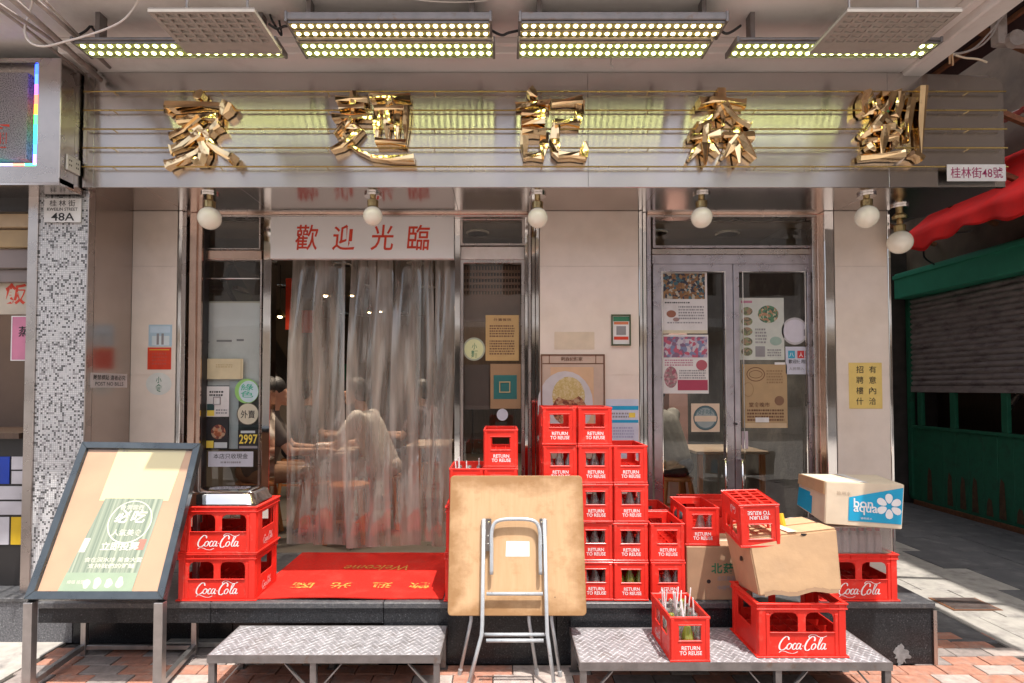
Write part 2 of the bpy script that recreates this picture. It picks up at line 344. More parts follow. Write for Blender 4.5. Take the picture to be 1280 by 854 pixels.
    def build(s, name, m, parent=None, bevel=0.0, smooth=False, label=None, kind=None, seg=1, cat=None, group=None, fix=True):
        me = bpy.data.meshes.new(name)
        if parent is not None: off = world_loc(parent)
        else:
            xs = [v.x for v in s.v]; ys = [v.y for v in s.v]
            off = Vector(((min(xs)+max(xs))/2, (min(ys)+max(ys))/2, min(v.z for v in s.v)))
        me.from_pydata([tuple(v - off) for v in s.v], [], s.f)
        if fix or bevel:
            bm = bmesh.new(); bm.from_mesh(me)
            if bevel:
                bmesh.ops.remove_doubles(bm, verts=bm.verts, dist=1e-6) if False else None
                bmesh.ops.recalc_face_normals(bm, faces=bm.faces)
                es = [e for e in bm.edges if len(e.link_faces) == 2 and e.calc_face_angle(0) > 0.6]
                bmesh.ops.bevel(bm, geom=es, offset=bevel, segments=seg, affect='EDGES', clamp_overlap=True)
            bmesh.ops.recalc_face_normals(bm, faces=bm.faces)
            bm.to_mesh(me); bm.free()
        if smooth: me.shade_smooth()
        elif bevel: me.shade_flat()
        me.materials.append(M[m] if isinstance(m, str) else m)
        o = bpy.data.objects.new(name, me); C.objects.link(o)
        if parent is not None: o.parent = parent
        else: o.location = off
        if label: o['label'] = label
        if kind: o['kind'] = kind
        if cat: o['category'] = cat
        if group: o['group'] = group
        return o
def world_loc(o):
    l = Vector(o.location)
    while o.parent is not None: o = o.parent; l += Vector(o.location)
    return l
def thing(name, label, cat, loc=(0, 0, 0), group=None):
    o = bpy.data.objects.new(name, None); C.objects.link(o); o.location = loc; o.empty_display_size = 0.05
    o['label'] = label; o['category'] = cat
    if group: o['group'] = group
    return o
def kids(o): return [c for c in ALLK.get(o.name, [])]
def copy_tree(o, loc=None, rot=None, label=None, group=None, parent=None):
    c = o.copy(); C.objects.link(c)
    if parent is not None: c.parent = parent
    if loc is not None: c.location = loc
    if rot is not None: c.rotation_euler = rot
    if label: c['label'] = label
    if group: c['group'] = group
    for ch in list(o.children): copy_tree(ch, parent=c)
    return c
def smooth_path(pts, n=6):
    pts = [Vector(p) for p in pts]; out = []
    for i in range(len(pts) - 1):
        p0 = pts[max(i-1, 0)]; p1 = pts[i]; p2 = pts[i+1]; p3 = pts[min(i+2, len(pts)-1)]
        for k in range(n):
            t = k / n
            out.append(0.5 * ((2*p1) + (p2-p0)*t + (2*p0-5*p1+4*p2-p3)*t*t + (3*p1-p0-3*p2+p3)*t*t*t))
    out.append(pts[-1]); return out
X3, Y3, Z3 = Vector((1, 0, 0)), Vector((0, 1, 0)), Vector((0, 0, 1))
FLOOR, BENCH = 0.34, 0.22          # platform and bench heights
YP, YD, YS, YL = 4.0, 4.14, 3.53, 3.58  # pillars, doors, shop sign, neighbour shop
# ================================================================== ground and street
MB().box(-60, 60, -60, 60, -0.30, -0.12).build('road', 'pale_road_concrete', kind='structure')
MB().box(-8, 8.0, -1.4, 8.6, -0.119, -0.012).build('pavement_bed', 'joint', kind='structure')
pv = thing('pavement', 'paved footway of terracotta and grey blocks in front of the shop', 'pavement'); del pv['label']; del pv['category']; pv['kind'] = 'structure'
MB().box(-8, 8.0, -1.55, -1.4, -0.119, 0.0).build('kerb', 'concrete', kind='structure')
# pavers in stretcher courses, one by one where the camera sees them
unit = {}
def paver(x, y, lx, ly, m, h):
    key = (round(lx, 3), round(ly, 3), m)
    if key not in unit:
        o = MB().box(-lx/2, lx/2, -ly/2, ly/2, -0.03, 0).build('paver', m, pv, bevel=0.003); unit[key] = o
    else:
        o = unit[key].copy(); C.objects.link(o)
    o.location = (x, y, h); o.rotation_euler = (R.uniform(-.006, .006), R.uniform(-.006, .006), 0)
row = 0; y = 2.86
bx0, bx1 = -2.7, 3.0
while y < 3.62:
    x = bx0 + (0.106 if row % 2 else 0)
    while x < bx1:
        if not (-0.75 < x < 2.35 and y > 3.22) and not (y > 3.47 and x < -0.6) and x > -2.66:
            k = R.random(); m = 'terracotta' if k < .46 else ('paver_grey' if k < .78 else 'paver_pale')
            if x < -1.75: m = ['terracotta', 'paver_grey'][(int((x + 9) / .212) + row // 2) % 2] if k < .8 else m
            if -0.4 < x < 0.6 and k > .3: m = 'paver_pale'
            paver(x, y, 0.206, 0.1, m, R.uniform(-.0025, .001))
        x += 0.212
    y += 0.106; row += 1
far_b = MB(); 
for j in range(40):
    yy = 2.80 - 0.106 * (j + 1) + 0.05
    for i in range(42):
        xx = -4.4 + 0.212 * i + (0.106 if j % 2 else 0); far_b.box(xx - .102, xx + .102, yy - .05, yy + .05, -0.03, R.uniform(-.003, 0))
o = far_b.build('paver_field', 'paver_grey', pv, kind='stuff', fix=False)
MB().box(-4.8, -2.62, 2.9, 3.5, -0.01, 0.006).build('concrete_apron', 'concrete', pv)
# alley floor: slabs
for i in range(7):
    for j in range(11):
        x0 = 2.995 + i * 0.38 + (0.0 if j % 2 else .19) - .19; y0 = 2.86 + j * 0.52
        x0c = max(x0, 3.0); x1 = min(x0 + 0.374, 5.44)
        if x1 - x0c < .06: continue
        MB().box(x0c, x1, y0, y0 + 0.514, -0.03, R.uniform(-.002, .002)).build('slab', 'concrete' if x0 < 3.75 else 'concrete_dark', pv, bevel=.003)  # pale slabs along the sun strip, darkened ones beside it deepen the shade
for j in range(9):
    y0 = 3.52 + j * .52
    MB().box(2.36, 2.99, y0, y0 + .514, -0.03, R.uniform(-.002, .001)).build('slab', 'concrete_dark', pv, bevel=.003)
gr_ = MB()
for k in range(9): gr_.bar((3.12, 4.02 + k*.025, 0.005), (3.42, 4.02 + k*.025, 0.005), 0.011, 0.008)
g = thing('drain_grate', 'narrow metal drain grate set in the sunlit strip of alley paving', 'drain grate', (3.36, 4.2, 0.0))
MB().box(3.10, 3.44, 4.0, 4.24, 0.0025, 0.0045).build('frame', 'rust', g); gr_.build('bars', 'angle', g)

# ================================================================== across the street (seen only as reflections)
ob = thing('tenement_building', 'pale tenement block across the street mirrored in the glass and steel', 'building', (0, -14, -.12))
us = [-16]; 
for k in range(10): us += [-15 + 3*k, -13.2 + 3*k]
us.append(16); vs = [-.12, 3.9, 4.9, 6.4, 8.0, 9.5, 9.9]
holes = {(1 + 2*k, j) for k in range(10) for j in (2, 4)}
MB().cells(us, vs, holes, lambda u, v, t: (u, -12.6 - t, v), 0, .4).build('wall', mat('tenement_render', (.62, .55, .48), .8, 0, .1, 1), ob)
MB().box(-16, 16, -18, -13.05, -.12, 9.8).build('core', 'wood_dark', ob)
MB().box(-16, 16, -12.6, -10.6, 3.55, 3.8).build('canopy', mat('added_white_ledge', (.8, .78, .75), .6), ob)  # white ledge added so that the glass mirrors a bright streak
for k in range(5):
    MB().box(-14 + 6*k, -9.2 + 6*k, -12.55, -12.45, .9, 3.1).build('shopfront_panel', ['paper', 'card_dark', 'joint', 'paper', 'wall_int'][k], ob)

# ================================================================== our building
sf = thing('shop_building', 'noodle shop front of beige stone piers, steel frames and a dark granite platform', 'building', (0, YP, 0))
# platform: granite risers and tread slabs
MB().box(-0.655, 2.37, 3.2625, 3.527, 0.0, 0.3084).build('platform_core', 'granite', sf)
MB().box(-2.58, 2.37, 3.5275, 4.3, 0.0, 0.308).build('platform_core', 'granite', sf)
xs = [-2.58, -1.62, -0.66, 0.30, 1.26, 2.395]
MB().box(-1.99, -1.20, 3.44, 3.497, 0.0, 0.03).build('kerb_strip', 'concrete', sf, bevel=.004)
for i in range(5):
    ry = 3.50 if i < 2 else 3.235
    MB().box(xs[i] + .0015, xs[i+1] - .0015, ry, ry + .027, 0.0, 0.308).build('riser_slab', 'granite', sf, bevel=.002)
    if i < 2: MB().box(xs[i] + .0015, xs[i+1] - .0015, 3.235, 3.25, 0.225, 0.308).build('apron_slab', 'granite', sf, bevel=.002)
    MB().box(xs[i] + .0015, xs[i+1] - .0015 + (.006 if i == 4 else 0), 3.225, 3.75, 0.3085, FLOOR).build('tread_slab', 'granite_top', sf, bevel=.003)
    MB().box(xs[i] + .0015, xs[i+1] - .0015 + (.006 if i == 4 else 0), 3.753, 4.2, 0.3085, FLOOR).build('tread_slab', 'granite_top', sf, bevel=.003)
MB().box(2.371, 2.395, 3.2625, 4.0, 0.0, 0.308).build('end_slab', 'granite', sf, bevel=.002)
MB().box(2.385, 2.405, 3.222, 3.236, 0.0, 0.300).build('corner_trim', 'steel', sf, bevel=.001)
st = MB(); n = 44
c = P(1126, 817, 3.234); st.prism([(c.x + (.045 + .014*mnoise.noise(Vector((math.cos(a)*2.5, math.sin(a)*2.5, 0))) * 3) * math.cos(a) * (1 - .6*max(0, math.sin(a))), 3.2345, .055 + (.055 + .012*mnoise.noise(Vector((math.cos(a)*3, math.sin(a)*3, 4))) * 3) * math.sin(a)) for a in [2*math.pi*k/n for k in range(n)]], (0, -.0015, 0))
st.build('paint_spill', 'stain', sf)
# piers
def pier(x0, x1, zb, name='pier'):
    MB().box(x0, x1, YP + .012, YP + .22, zb, 2.768).build('pier_core', 'marble', sf)
    zc = [zb] + [z for z in (.86, 1.62, 2.38) if z > zb] + [2.768]
    for i in range(len(zc) - 1):
        MB().box(x0, x1, YP, YP + .0115, zc[i] + .0008, zc[i+1] - .0008).build('stone_panel', 'marble', sf)
pier(-2.583, P(219, 480, YP).x, FLOOR); pier(P(675, 480, YP).x, P(799, 480, YP).x, FLOOR); pier(P(1046, 480, YP).x, P(1112, 480, YP).x, 0)
MB().box(P(1112, 480, YP).x + .001, P(1112, 480, YP).x + .02, YP - .006, YP + .06, 0, 2.768).build('edge_trim', 'chrome', sf, bevel=.002)
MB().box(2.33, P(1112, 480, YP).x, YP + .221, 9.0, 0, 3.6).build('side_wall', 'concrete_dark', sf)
# jamb strips: folded mirror steel either side of the bays
def strip(px0, px1, Y0, Y1, m, py0=262, py1=700, z0=FLOOR, z1=2.768, rot=0):
    x0, x1 = P(px0, 480, Y0).x, P(px1, 480, Y0).x
    MB().box(x0, x1, Y0, Y1, z0, z1).build('jamb', m, sf, bevel=.002)
strip(220.5, 225, YP - .004, YP + .14, 'chrome'); strip(225.6, 230, YP + .02, YP + .14, 'steel'); strip(231, 233.6, YP + .06, YP + .15, 'dark_frame')
strip(234.5, 243, YP + .035, YP + .15, 'copper_steel'); strip(243.8, 250, YP + .05, YP + .15, 'copper_steel'); strip(250.6, 253, YP + .075, YP + .15, 'dark_frame')
strip(656, 660, YP + .06, YP + .15, 'chrome'); strip(660.6, 664, YP + .04, YP + .15, 'steel'); strip(664.6, 669, YP + .02, YP + .15, 'chrome'); strip(669.6, 674, YP - .004, YP + .15, 'chrome')
strip(800, 804, YP - .004, YP + .15, 'chrome'); strip(804.6, 809, YP + .03, YP + .15, 'chrome'); strip(809.6, 815, YP + .06, YP + .15, 'door_steel')
strip(1018, 1024, YP + .07, YP + .15, 'steel'); strip(1024.6, 1029, YP + .05, YP + .15, 'copper_steel'); strip(1029.6, 1033, YP + .07, YP + .15, 'dark_frame'); strip(1033.6, 1045, YP - .002, YP + .15, 'chrome')
# bay headers and upper wall behind the sign
def hdr(px0, px1, py0, py1, Y0, Y1, m, name='header', par=None):
    x0, x1, z0, z1 = RC(px0, py0, px1, py1, Y0)
    return MB().box(x0, x1, Y0, Y1, z0, z1).build(name, m, par or sf, bevel=.002)
for a, b in ((234, 674), (809, 1033)):
    hdr(a, b, 261.5, 264.5, YP + .055, YP + .16, 'dark_frame'); hdr(a, b, 265, 268, YP + .045, YP + .16, 'copper_steel'); hdr(a, b, 268.5, 271, YP + .055, YP + .16, 'steel')
MB().box(-2.58, 2.69, YP + .17, YP + .35, 2.74, 3.6).build('wall', 'wall_int', sf)
# canopy: soffit sheets under it, box behind the sign
xs = [-2.603, P(167, 262, YP).x, P(232, 262, YP).x, P(338, 262, YP).x, P(573, 262, YP).x, P(660, 262, YP).x, P(800, 262, YP).x, P(1046, 262, YP).x, 3.06]
for i in range(len(xs) - 1):
    y1 = YP + .168
    MB().box(xs[i] + .001, xs[i+1] - .001, YS + .004, y1, 2.770, 2.785).build('soffit_sheet', 'soffit_steel', sf, bevel=.001)
MB().box(-2.60, 3.055, YS + .03, YP + .34, 2.786, 3.49).build('canopy_box', 'steel', sf)
# storeys above, overhanging the footway: cast the shade on the shop
MB().box(-9, 2.49, 2.83, 9, 3.60, 12).build('upper_storeys', mat('grey_render', (.5, .46, .42), .8, 0, .1, 1), sf)
MB().box(-9, 2.49, 2.83, 4.3, 3.575, 3.599).build('ceiling', 'ceiling', kind='structure')
cn = thing('cornice', 'cream painted band between the street ceiling and the steel shop sign', 'cornice', (0, 3.4, 3.5)); cn['kind'] = 'structure'; del cn['label']; del cn['category']
MB().box(-2.62, 2.49, 3.335, 3.56, 3.498, 3.574).build('band', 'ceiling', cn, bevel=.006)
MB().box(-2.62, 2.49, 3.30, 3.333, 3.535, 3.574).build('fillet', 'ceiling', cn, bevel=.004)
# edge beam of the ceiling running out over the street
MB().box(2.49, 2.62, 2.2, 3.55, 3.47, 3.60).build('edge_beam', 'ceiling', sf, bevel=.01)
MB().box(2.425, 2.489, 2.2, 3.55, 3.52, 3.575).build('edge_batten', 'ceiling', sf, bevel=.006)

# ================================================================== windows and doors of the shop
def frame_ring(x0, x1, z0, z1, wd, Y0, Y1, m, name, par, wt=None, wb=None):
    wt = wt or wd; wb = wb or wd
    return MB().cells([x0, x0+wd, x1-wd, x1], [z0, z0+wb, z1-wt, z1], {(1, 1)}, lambda u, v, t: (u, t, v), Y0, Y1).build(name, m, par, bevel=.002)
def glazed(px0, py0, px1, py1, wd, m, nm='window', Y=YD, wt=None, wb=None, extra=None):
    x0, x1, z0, z1 = RC(px0, py0, px1, py1, Y); z0 = max(z0, FLOOR + .002)
    f = frame_ring(x0, x1, z0, z1, wd, Y - .02, Y + .03, m, nm, sf, wt, wb)
    MB().quad((x0+wd, Y+.004, z0+(wb or wd)), (x1-wd, Y+.004, z0+(wb or wd)), (x1-wd, Y+.004, z1-(wt or wd)), (x0+wd, Y+.004, z1-(wt or wd))).build('pane', 'pane', f)
    return f
glazed(253, 271, 327, 313, .012, 'steel'); hdr(253, 327, 313, 324, YD - .035, YD + .03, 'copper_steel', 'transom_rail')  # chrome rail, the orange it reflects is put into its colour
glazed(253, 324, 327, 696, .014, 'steel', wb=.03)
hdr(253, 327, 347.3, 349.2, YD - .012, YD - .002, 'chrome', 'reflection_line')  # thin bright strip stands in for a reflection on the glass
strip(327.5, 337.5, YD - .05, YD + .05, 'chrome'); strip(568, 575, YD - .05, YD + .05, 'chrome')
glazed(575.5, 273, 655.5, 308, .018, 'steel'); hdr(575.5, 655.5, 308.5, 324, YD - .03, YD + .03, 'ceiling', 'transom_rail')
glazed(575.5, 324.5, 655.5, 696, .022, 'steel', wt=.03, wb=.05)
glazed(815, 271, 1018, 311, .02, 'door_steel'); hdr(815, 1018, 311, 318, YD - .03, YD + .04, 'steel', 'transom_rail'); hdr(815, 1018, 318.5, 330, YD - .02, YD + .04, 'door_steel', 'transom_rail')
for a, b, dr in ((816.5, 916.5, 1), (917.5, 1016.5, -1)):
    d = glazed(a, 331, b, 697, .062 if dr > 0 else .04, 'door_steel', 'door', wt=.055, wb=.12)
    hx = P(907 if dr > 0 else 928, 590, YD - .05).x
    MB().tube([(hx, YD - .021, 1.02), (hx, YD - .06, 1.02), (hx, YD - .06, .66), (hx, YD - .021, .66)], .011, 8).build('handle', 'chrome', d, smooth=True)
    MB().cells([P(a, 480, YD).x + .058, P(a, 480, YD).x + .064, P(b, 480, YD).x - .064, P(b, 480, YD).x - .058], [FLOOR+.118, FLOOR+.124, P(a, 331, YD).z - .06, P(a, 331, YD).z - .054], {(1, 1)}, lambda u, v, t: (u, t, v), YD - .026, YD - .0205).build('glazing_bead', 'chrome', d)
k = MB(); kc = P(920, 530, YD - .03); k.lathe([(.008, 0), (.008, .012), (.004, .014)], 10, kc, (0, -1, 0)); k.build('lock', 'dark_frame', sf)

# ================================================================== welcome board over the doorway
x0, x1, z0, z1 = RC(338, 270.5, 567.5, 323.5, YD - .10)
wb = thing('welcome_sign', 'white fascia board with four red brush characters above the curtained doorway', 'sign', ((x0+x1)/2, YD - .10, z0))
MB().box(x0, x1, YD - .10, YD - .052, z0, z1).build('board', mat('sign_white', (.84, .81, .79), .3, 0, .03, 3, coat=.3), wb, bevel=.003)
BR = dict(offset=.009, shear=.10)
for ch, pa in zip('歡迎光臨', (369, 415, 463, 508.5)):
    a0, a1, b0, b1 = RC(pa, 281, pa + 29, 313, YD - .1015)
    MB().text(ch, (a0, YD - .1015, b0), X3, Z3, a1 - a0, b1 - b0, **BR).build('character', 'print_red', wb, fix=False)

# ================================================================== plastic strip curtain
cu = thing('strip_curtain', 'clear plastic strip curtain hanging in the doorway under the red lettered board', 'curtain', (P(452, 480, YD+.06).x, YD + .06, FLOOR))
zt = P(450, 322, YD + .06).z
hb = MB().bar((P(338, 322, YD+.06).x, YD + .06, zt + .01), (P(567, 322, YD+.06).x, YD + .06, zt + .01), .04, .04).build('rail', 'steel', cu)
spans = [(360, 401), (392, 433), (434, 468), (458, 490), (489, 526), (516, 544), (541, 567)]
for i, (a, b) in enumerate(spans):
    mb = MB(); nu, nv = 10, 34; yb = YD + .05 + .018 * (i % 2); ph = R.uniform(0, 6)
    xa, xb = P(a, 480, yb).x, P(b, 480, yb).x; zb = FLOOR + .035 + R.uniform(0, .05); ga = R.uniform(.4, .9)
    for j in range(nv + 1):
        t = j / nv; z = zt + (zb - zt) * t
        for q in range(nu + 1):
            u = q / nu; gather = 1 - .12 * math.exp(-((t - .0) * 5)) * ga
            x = (xa + xb) / 2 + (xb - xa) * (u - .5) * gather + .012 * math.sin(ph + t * 5)
            y = yb + .017 * math.sin(u * 6.3 * (.8 + .5*ga) + ph + 1.2 * t) * (1 - .5*t) + .012 * math.sin(9*t + ph + 3*u)
            mb.v.append(Vector((x, y, z)))
    W = nu + 1
    for j in range(nv):
        for q in range(nu): mb.f.append((j*W+q, j*W+q+1, (j+1)*W+q+1, (j+1)*W+q))
    mb.build('strip', 'pvc', cu, smooth=True, fix=False)

# ================================================================== inside the restaurant
IX0, IX1, IY0, IY1, IZ1 = -2.9, 2.6, YD + .21, 10.6, 2.86
def room(name, m, *bxs):
    mb = MB()
    for b in bxs: mb.box(*b)
    return mb.build(name, m, kind='structure')
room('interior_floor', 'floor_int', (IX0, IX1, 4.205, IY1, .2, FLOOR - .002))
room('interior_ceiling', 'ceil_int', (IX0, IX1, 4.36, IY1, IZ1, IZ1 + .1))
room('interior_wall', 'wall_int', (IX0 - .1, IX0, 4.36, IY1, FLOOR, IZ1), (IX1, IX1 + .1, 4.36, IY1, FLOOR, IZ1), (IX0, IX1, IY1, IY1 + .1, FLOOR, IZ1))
pn = thing('wall_panelling', 'dark wooden panelling along the back of the restaurant', 'panelling', (0, IY1 - .06, FLOOR))
for i in range(14): MB().box(IX0 + .02 + i*.39, IX0 + .40 + i*.39, IY1 - .06, IY1 - .001, FLOOR, 2.0).build('panel', 'wood_dark', pn, bevel=.006)
# recessed lights
dl = [(597, 291, 0), (820, 291, 1), (909, 292, 0), (428, 331, 1), (520, 329, 1), (457, 358, 1), (535, 359, 0), (398, 376, 1), (483, 375, 1), (430, 392, 1), (503, 391, 1), (562, 392, 1), (350, 397, 0), (350, 358, 1)]
for i, (a, b, cold) in enumerate(dl):
    p = PZ(a, b, IZ1 - .004)
    if p.y > IY1 - .2 or p.y < 4.45: p = PZ(a, b, IZ1 - .004); p.y = min(max(p.y, 4.5), IY1 - .3); p.x = (a - 628) / F * p.y
    t = thing('downlight', ['warm', 'cool white'][cold] + ' recessed light behind the curtain, ' + {428: 'large one under the character for welcome', 520: 'large one under the rightmost red character', 457: 'next row back, nearer the doorway middle', 535: 'next row back, towards the narrow window', 398: 'third row back, first from the stair side', 483: 'third row back, near the doorway middle', 430: 'deepest row, first from the stair side', 503: 'deepest row, middle one', 562: 'deepest row, nearest the chrome post', 350: 'low in the bare gap beside the stair' if b > 380 else 'upper one in the bare gap beside the stair'}.get(a, ''), 'ceiling light', (p.x, p.y, IZ1), 'recessed lights in the restaurant ceiling')
    if a > 568: t['label'] = {597: 'warm recessed light behind the small transom left of the stone pier', 820: 'cool bluish recessed light over the first glass door', 909: 'warm recessed light over the meeting of the glass doors'}[a]
    MB().lathe([(.085, -.012), (.10, -.006), (.10, 0), (.078, 0), (.078, -.012), (.085, -.012)], 20, (p.x, p.y, IZ1 - .002)).build('rim', 'white_plastic', t)
    MB().lathe([(.0, -.004), (.077, -.004), (.077, -.001), (.0, -.001)], 20, (p.x, p.y, IZ1 - .002)).build('lens', emis('lens_cold', (.70, .90, 1), 9) if cold else emis('lens_warm', (1, .72, .42), 9), t)
for i, (x, y, e) in enumerate(((-1.6, 5.0, 20), (-.8, 6.3, 22), (-1.7, 8.2, 22), (.1, 8.4, 18), (1.5, 5.2, 20), (1.3, 7.6, 18), (-.1, 4.9, 8))):
    ld = bpy.data.lights.new('downlight_beam', 'AREA'); ld.shape = 'DISK'; ld.size = .16; ld.energy = e * .45; ld.color = (1, .84, .66); ld.spread = math.radians(110)
    lo = bpy.data.objects.new('downlight_beam', ld); C.objects.link(lo); lo.location = (x, y, IZ1 - .03)
# small hanging lamps
for a, b, yy in ((407, 369, 6.4), (440, 369, 7.6), (462, 390, 8.6), (476, 389, 9.0), (350, 395, 6.2)):
    p = P(a, b, yy); t = thing('pendant_lamp', 'small warm pendant lamp behind the curtain, ' + {407: 'hanging lowest above the person in brown', 440: 'next to the middle pair of strips', 462: 'first of the two close together', 476: 'second of the two close together', 350: 'in the bare gap beside the stair'}[a], 'pendant lamp', (p.x, p.y, p.z), 'pendant lamps over the inner tables')
    MB().tube([(p.x, p.y, p.z + .06), (p.x, p.y, IZ1)], .004, 5).build('cord', 'cable_b', t)
    MB().lathe([(.02, .07), (.05, .02), (.06, -.01), (.055, -.01), (.018, .06)], 12, p).build('shade', 'brass', t)
    MB().sphere((p.x, p.y, p.z), .024, 8, 6).build('bulb', emis('bulb_warm', (1, .74, .4), 22), t)
# things on the back and side walls
def flat(nm, label, cat, a, b, c_, d, Y, m, th=.01, group=None):
    x0, x1, z0, z1 = RC(a, b, c_, d, Y)
    return MB().box(x0, x1, Y, Y + th, z0, z1).build(nm, m, label=label, cat=cat, group=group)
flat('banner', 'dark red vertical banner hanging inside just past the doorway', 'banner', 357, 348, 364, 412, 5.6, 'print_red')
flat('red_notice', 'dull red notice hung behind the second curtain strip', 'notice', 377, 388, 392, 416, 6.8, 'print_red')
flat('wall_menu', 'brownish menu sheet on the far wall behind the curtain', 'menu', 400, 398, 424, 440, 8.8, 'print_brown')
flat('wall_picture', 'small dark green picture on the far restaurant wall', 'picture', 420, 455, 436, 476, 9.8, 'print_green')
flat('partition', 'tan partition standing behind the right glass door', 'partition', 930, 338, 1012, 560, 6.6, mat('tan_laminate', (.20, .145, .095), .4, 0, .1, 3), .05)
flat('partition', 'dark wooden screen standing behind the narrow window', 'partition', 560, 325, 668, 470, 5.4, 'wood_dark', .05)
x0, x1, z0, z1 = RC(578, 333, 650, 402, YD + .10)
lt = thing('lattice_screen', 'brown perforated wooden screen behind the narrow window', 'screen', ((x0+x1)/2, YD + .1, z0))
nu, nv = 19, 9; us = []; 
for i in range(nu): us += [x0 + (x1-x0) * (i + .0)/nu, x0 + (x1-x0) * (i + .35)/nu]
us.append(x1); vs = []
for j in range(nv): vs += [z0 + (z1-z0) * j/nv, z0 + (z1-z0) * (j + .4)/nv]
vs.append(z1)
MB().cells(us, vs, {(2*i + 1, 2*j + 1) for i in range(nu) for j in range(4, nv)}, lambda u, v, t: (u, t, v), YD + .1, YD + .115).build('panel', mat('brown_board', (.24, .13, .085), .5), lt)
# inner stair glimpsed at the left of the doorway
sr = thing('staircase', 'dark sloping stair stringer and steps inside the doorway at its left edge', 'staircase', (-2.55, 5.6, FLOOR))
MB().bar((-2.45, 5.1, 2.55), (-2.35, 6.9, 1.3), .05, .22).build('stringer', 'dark_frame', sr)
for i in range(7): MB().box(-2.85, -2.38, 5.15 + i*.26, 5.4 + i*.26, 2.42 - i*.18, 2.45 - i*.18).build('step', 'wood_dark', sr)

# ================================================================== neighbour shop at the left
nb = thing('neighbour_shop', 'neighbouring food shop with mosaic column and open serving hatch beside house number 48A', 'building', (-3.4, YL, 0))
cx0, cx1 = P(44.5, 480, YL).x, P(106.5, 480, YL).x
# mosaic column
mosaic, mnt, mout = new_mat('mosaic_tiles'); Lk = mnt.links.new
pb = nd(mnt, 'ShaderNodeBsdfPrincipled'); pb.inputs['Roughness'].default_value = .25; Lk(pb.outputs[0], mout.inputs[0])
ge = nd(mnt, 'ShaderNodeNewGeometry'); vd = nd(mnt, 'ShaderNodeVectorMath', operation='SCALE'); vd.inputs['Scale'].default_value = 1 / .0122; Lk(ge.outputs['Position'], vd.inputs[0])
fl = nd(mnt, 'ShaderNodeVectorMath', operation='FLOOR'); Lk(vd.outputs[0], fl.inputs[0])
ml = nd(mnt, 'ShaderNodeVectorMath', operation='MULTIPLY'); ml.inputs[1].default_value = (1, 0, 1); Lk(fl.outputs[0], ml.inputs[0])
wn = nd(mnt, 'ShaderNodeTexWhiteNoise'); Lk(ml.outputs[0], wn.inputs[0])
rp = nd(mnt, 'ShaderNodeValToRGB'); rp.color_ramp.interpolation = 'CONSTANT'; e = rp.color_ramp.elements
e[0].color = (.11, .11, .115, 1); e[1].position = .17; e[1].color = (.36, .35, .36, 1); q = e.new(.30); q.color = (.68, .67, .68, 1); q = e.new(.7); q.color = (.60, .60, .62, 1)
Lk(wn.outputs['Value'], rp.inputs[0])
fr = nd(mnt, 'ShaderNodeVectorMath', operation='FRACTION'); Lk(vd.outputs[0], fr.inputs[0]); sp = nd(mnt, 'ShaderNodeSeparateXYZ'); Lk(fr.outputs[0], sp.inputs[0])
def lt_(sock, v):
    n_ = nd(mnt, 'ShaderNodeMath', operation='LESS_THAN'); n_.inputs[1].default_value = v; Lk(sock, n_.inputs[0]); return n_.outputs[0]
mxm = nd(mnt, 'ShaderNodeMath', operation='MAXIMUM'); Lk(lt_(sp.outputs[0], .13), mxm.inputs[0]); Lk(lt_(sp.outputs[2], .13), mxm.inputs[1])
mx = nd(mnt, 'ShaderNodeMix', data_type='RGBA'); Lk(mxm.outputs[0], mx.inputs[0]); Lk(rp.outputs[0], mx.inputs[6]); mx.inputs[7].default_value = (.30, .29, .29, 1)
Lk(mx.outputs[2], pb.inputs['Base Color'])
bpn = nd(mnt, 'ShaderNodeBump'); bpn.inputs['Strength'].default_value = .5; bpn.inputs['Distance'].default_value = .004; bpn.invert = True; Lk(mxm.outputs[0], bpn.inputs['Height']); Lk(bpn.outputs[0], pb.inputs['Normal'])
MB().box(cx0, cx1, YL, YL + .35, .27, 2.768).build('mosaic_column', mosaic, nb)
MB().box(P(32, 480, YL).x, cx0 - .0005, YL - .012, YL + .3, .27, 2.768).build('column_trim', 'steel', nb, bevel=.003)
MB().box(cx1 + .0005, -2.5845, YL - .012, YL + .05, .27, 2.768).build('column_trim', 'steel', nb, bevel=.003)
MB().box(-2.610, -2.5845, YL + .051, YP + .2, .27, 2.768).build('return_wall', mat('return_steel', (.50, .44, .41), .22, 1, .08, 3), nb)
for i in range(6):
    MB().box(-5.4 + i*.47, -5.4 + i*.47 + .467, 3.50, YL + .34, 0, .245).build('base_slab', 'granite_grey', nb, bevel=.002)
MB().box(-5.4, -2.5845, 3.49, YL + .34, .2455, .27).build('ledge', 'granite_top', nb, bevel=.003)
# counter with coloured rectangles
cy = YL + .12
kx = lambda px, py=620: P(px, py, cy).x
kz = lambda py: P(15, py, cy).z
MB().box(-5.2, P(31.5, 480, cy).x, cy + .006, cy + .4, .272, kz(548)).build('counter', 'dark_frame', nb)
for m, a, b, c_, d in (('blue', -40, 571, 12, 605), ('white', 14.5, 571, 31, 587), ('white', 14.5, 589, 31, 605), ('white', -60, 608, 31, 624.5), ('white', -60, 627, 31, 643.5), ('white', -30, 646.5, 11.5, 681), ('yellow', 14, 646.5, 31, 681)):
    MB().box(kx(a, b), kx(c_, b), cy, cy + .005, kz(d), kz(b)).build('panel', mat('panel_' + m, {'blue': (.01, .045, .36), 'white': (.50, .48, .52), 'yellow': (.62, .40, .02)}[m], .3), nb)
MB().box(-5.2, P(31.5, 480, cy).x, cy - .04, cy + .5, kz(548), kz(541)).build('worktop', 'wood_dark', nb)
flat_y = YL + .55
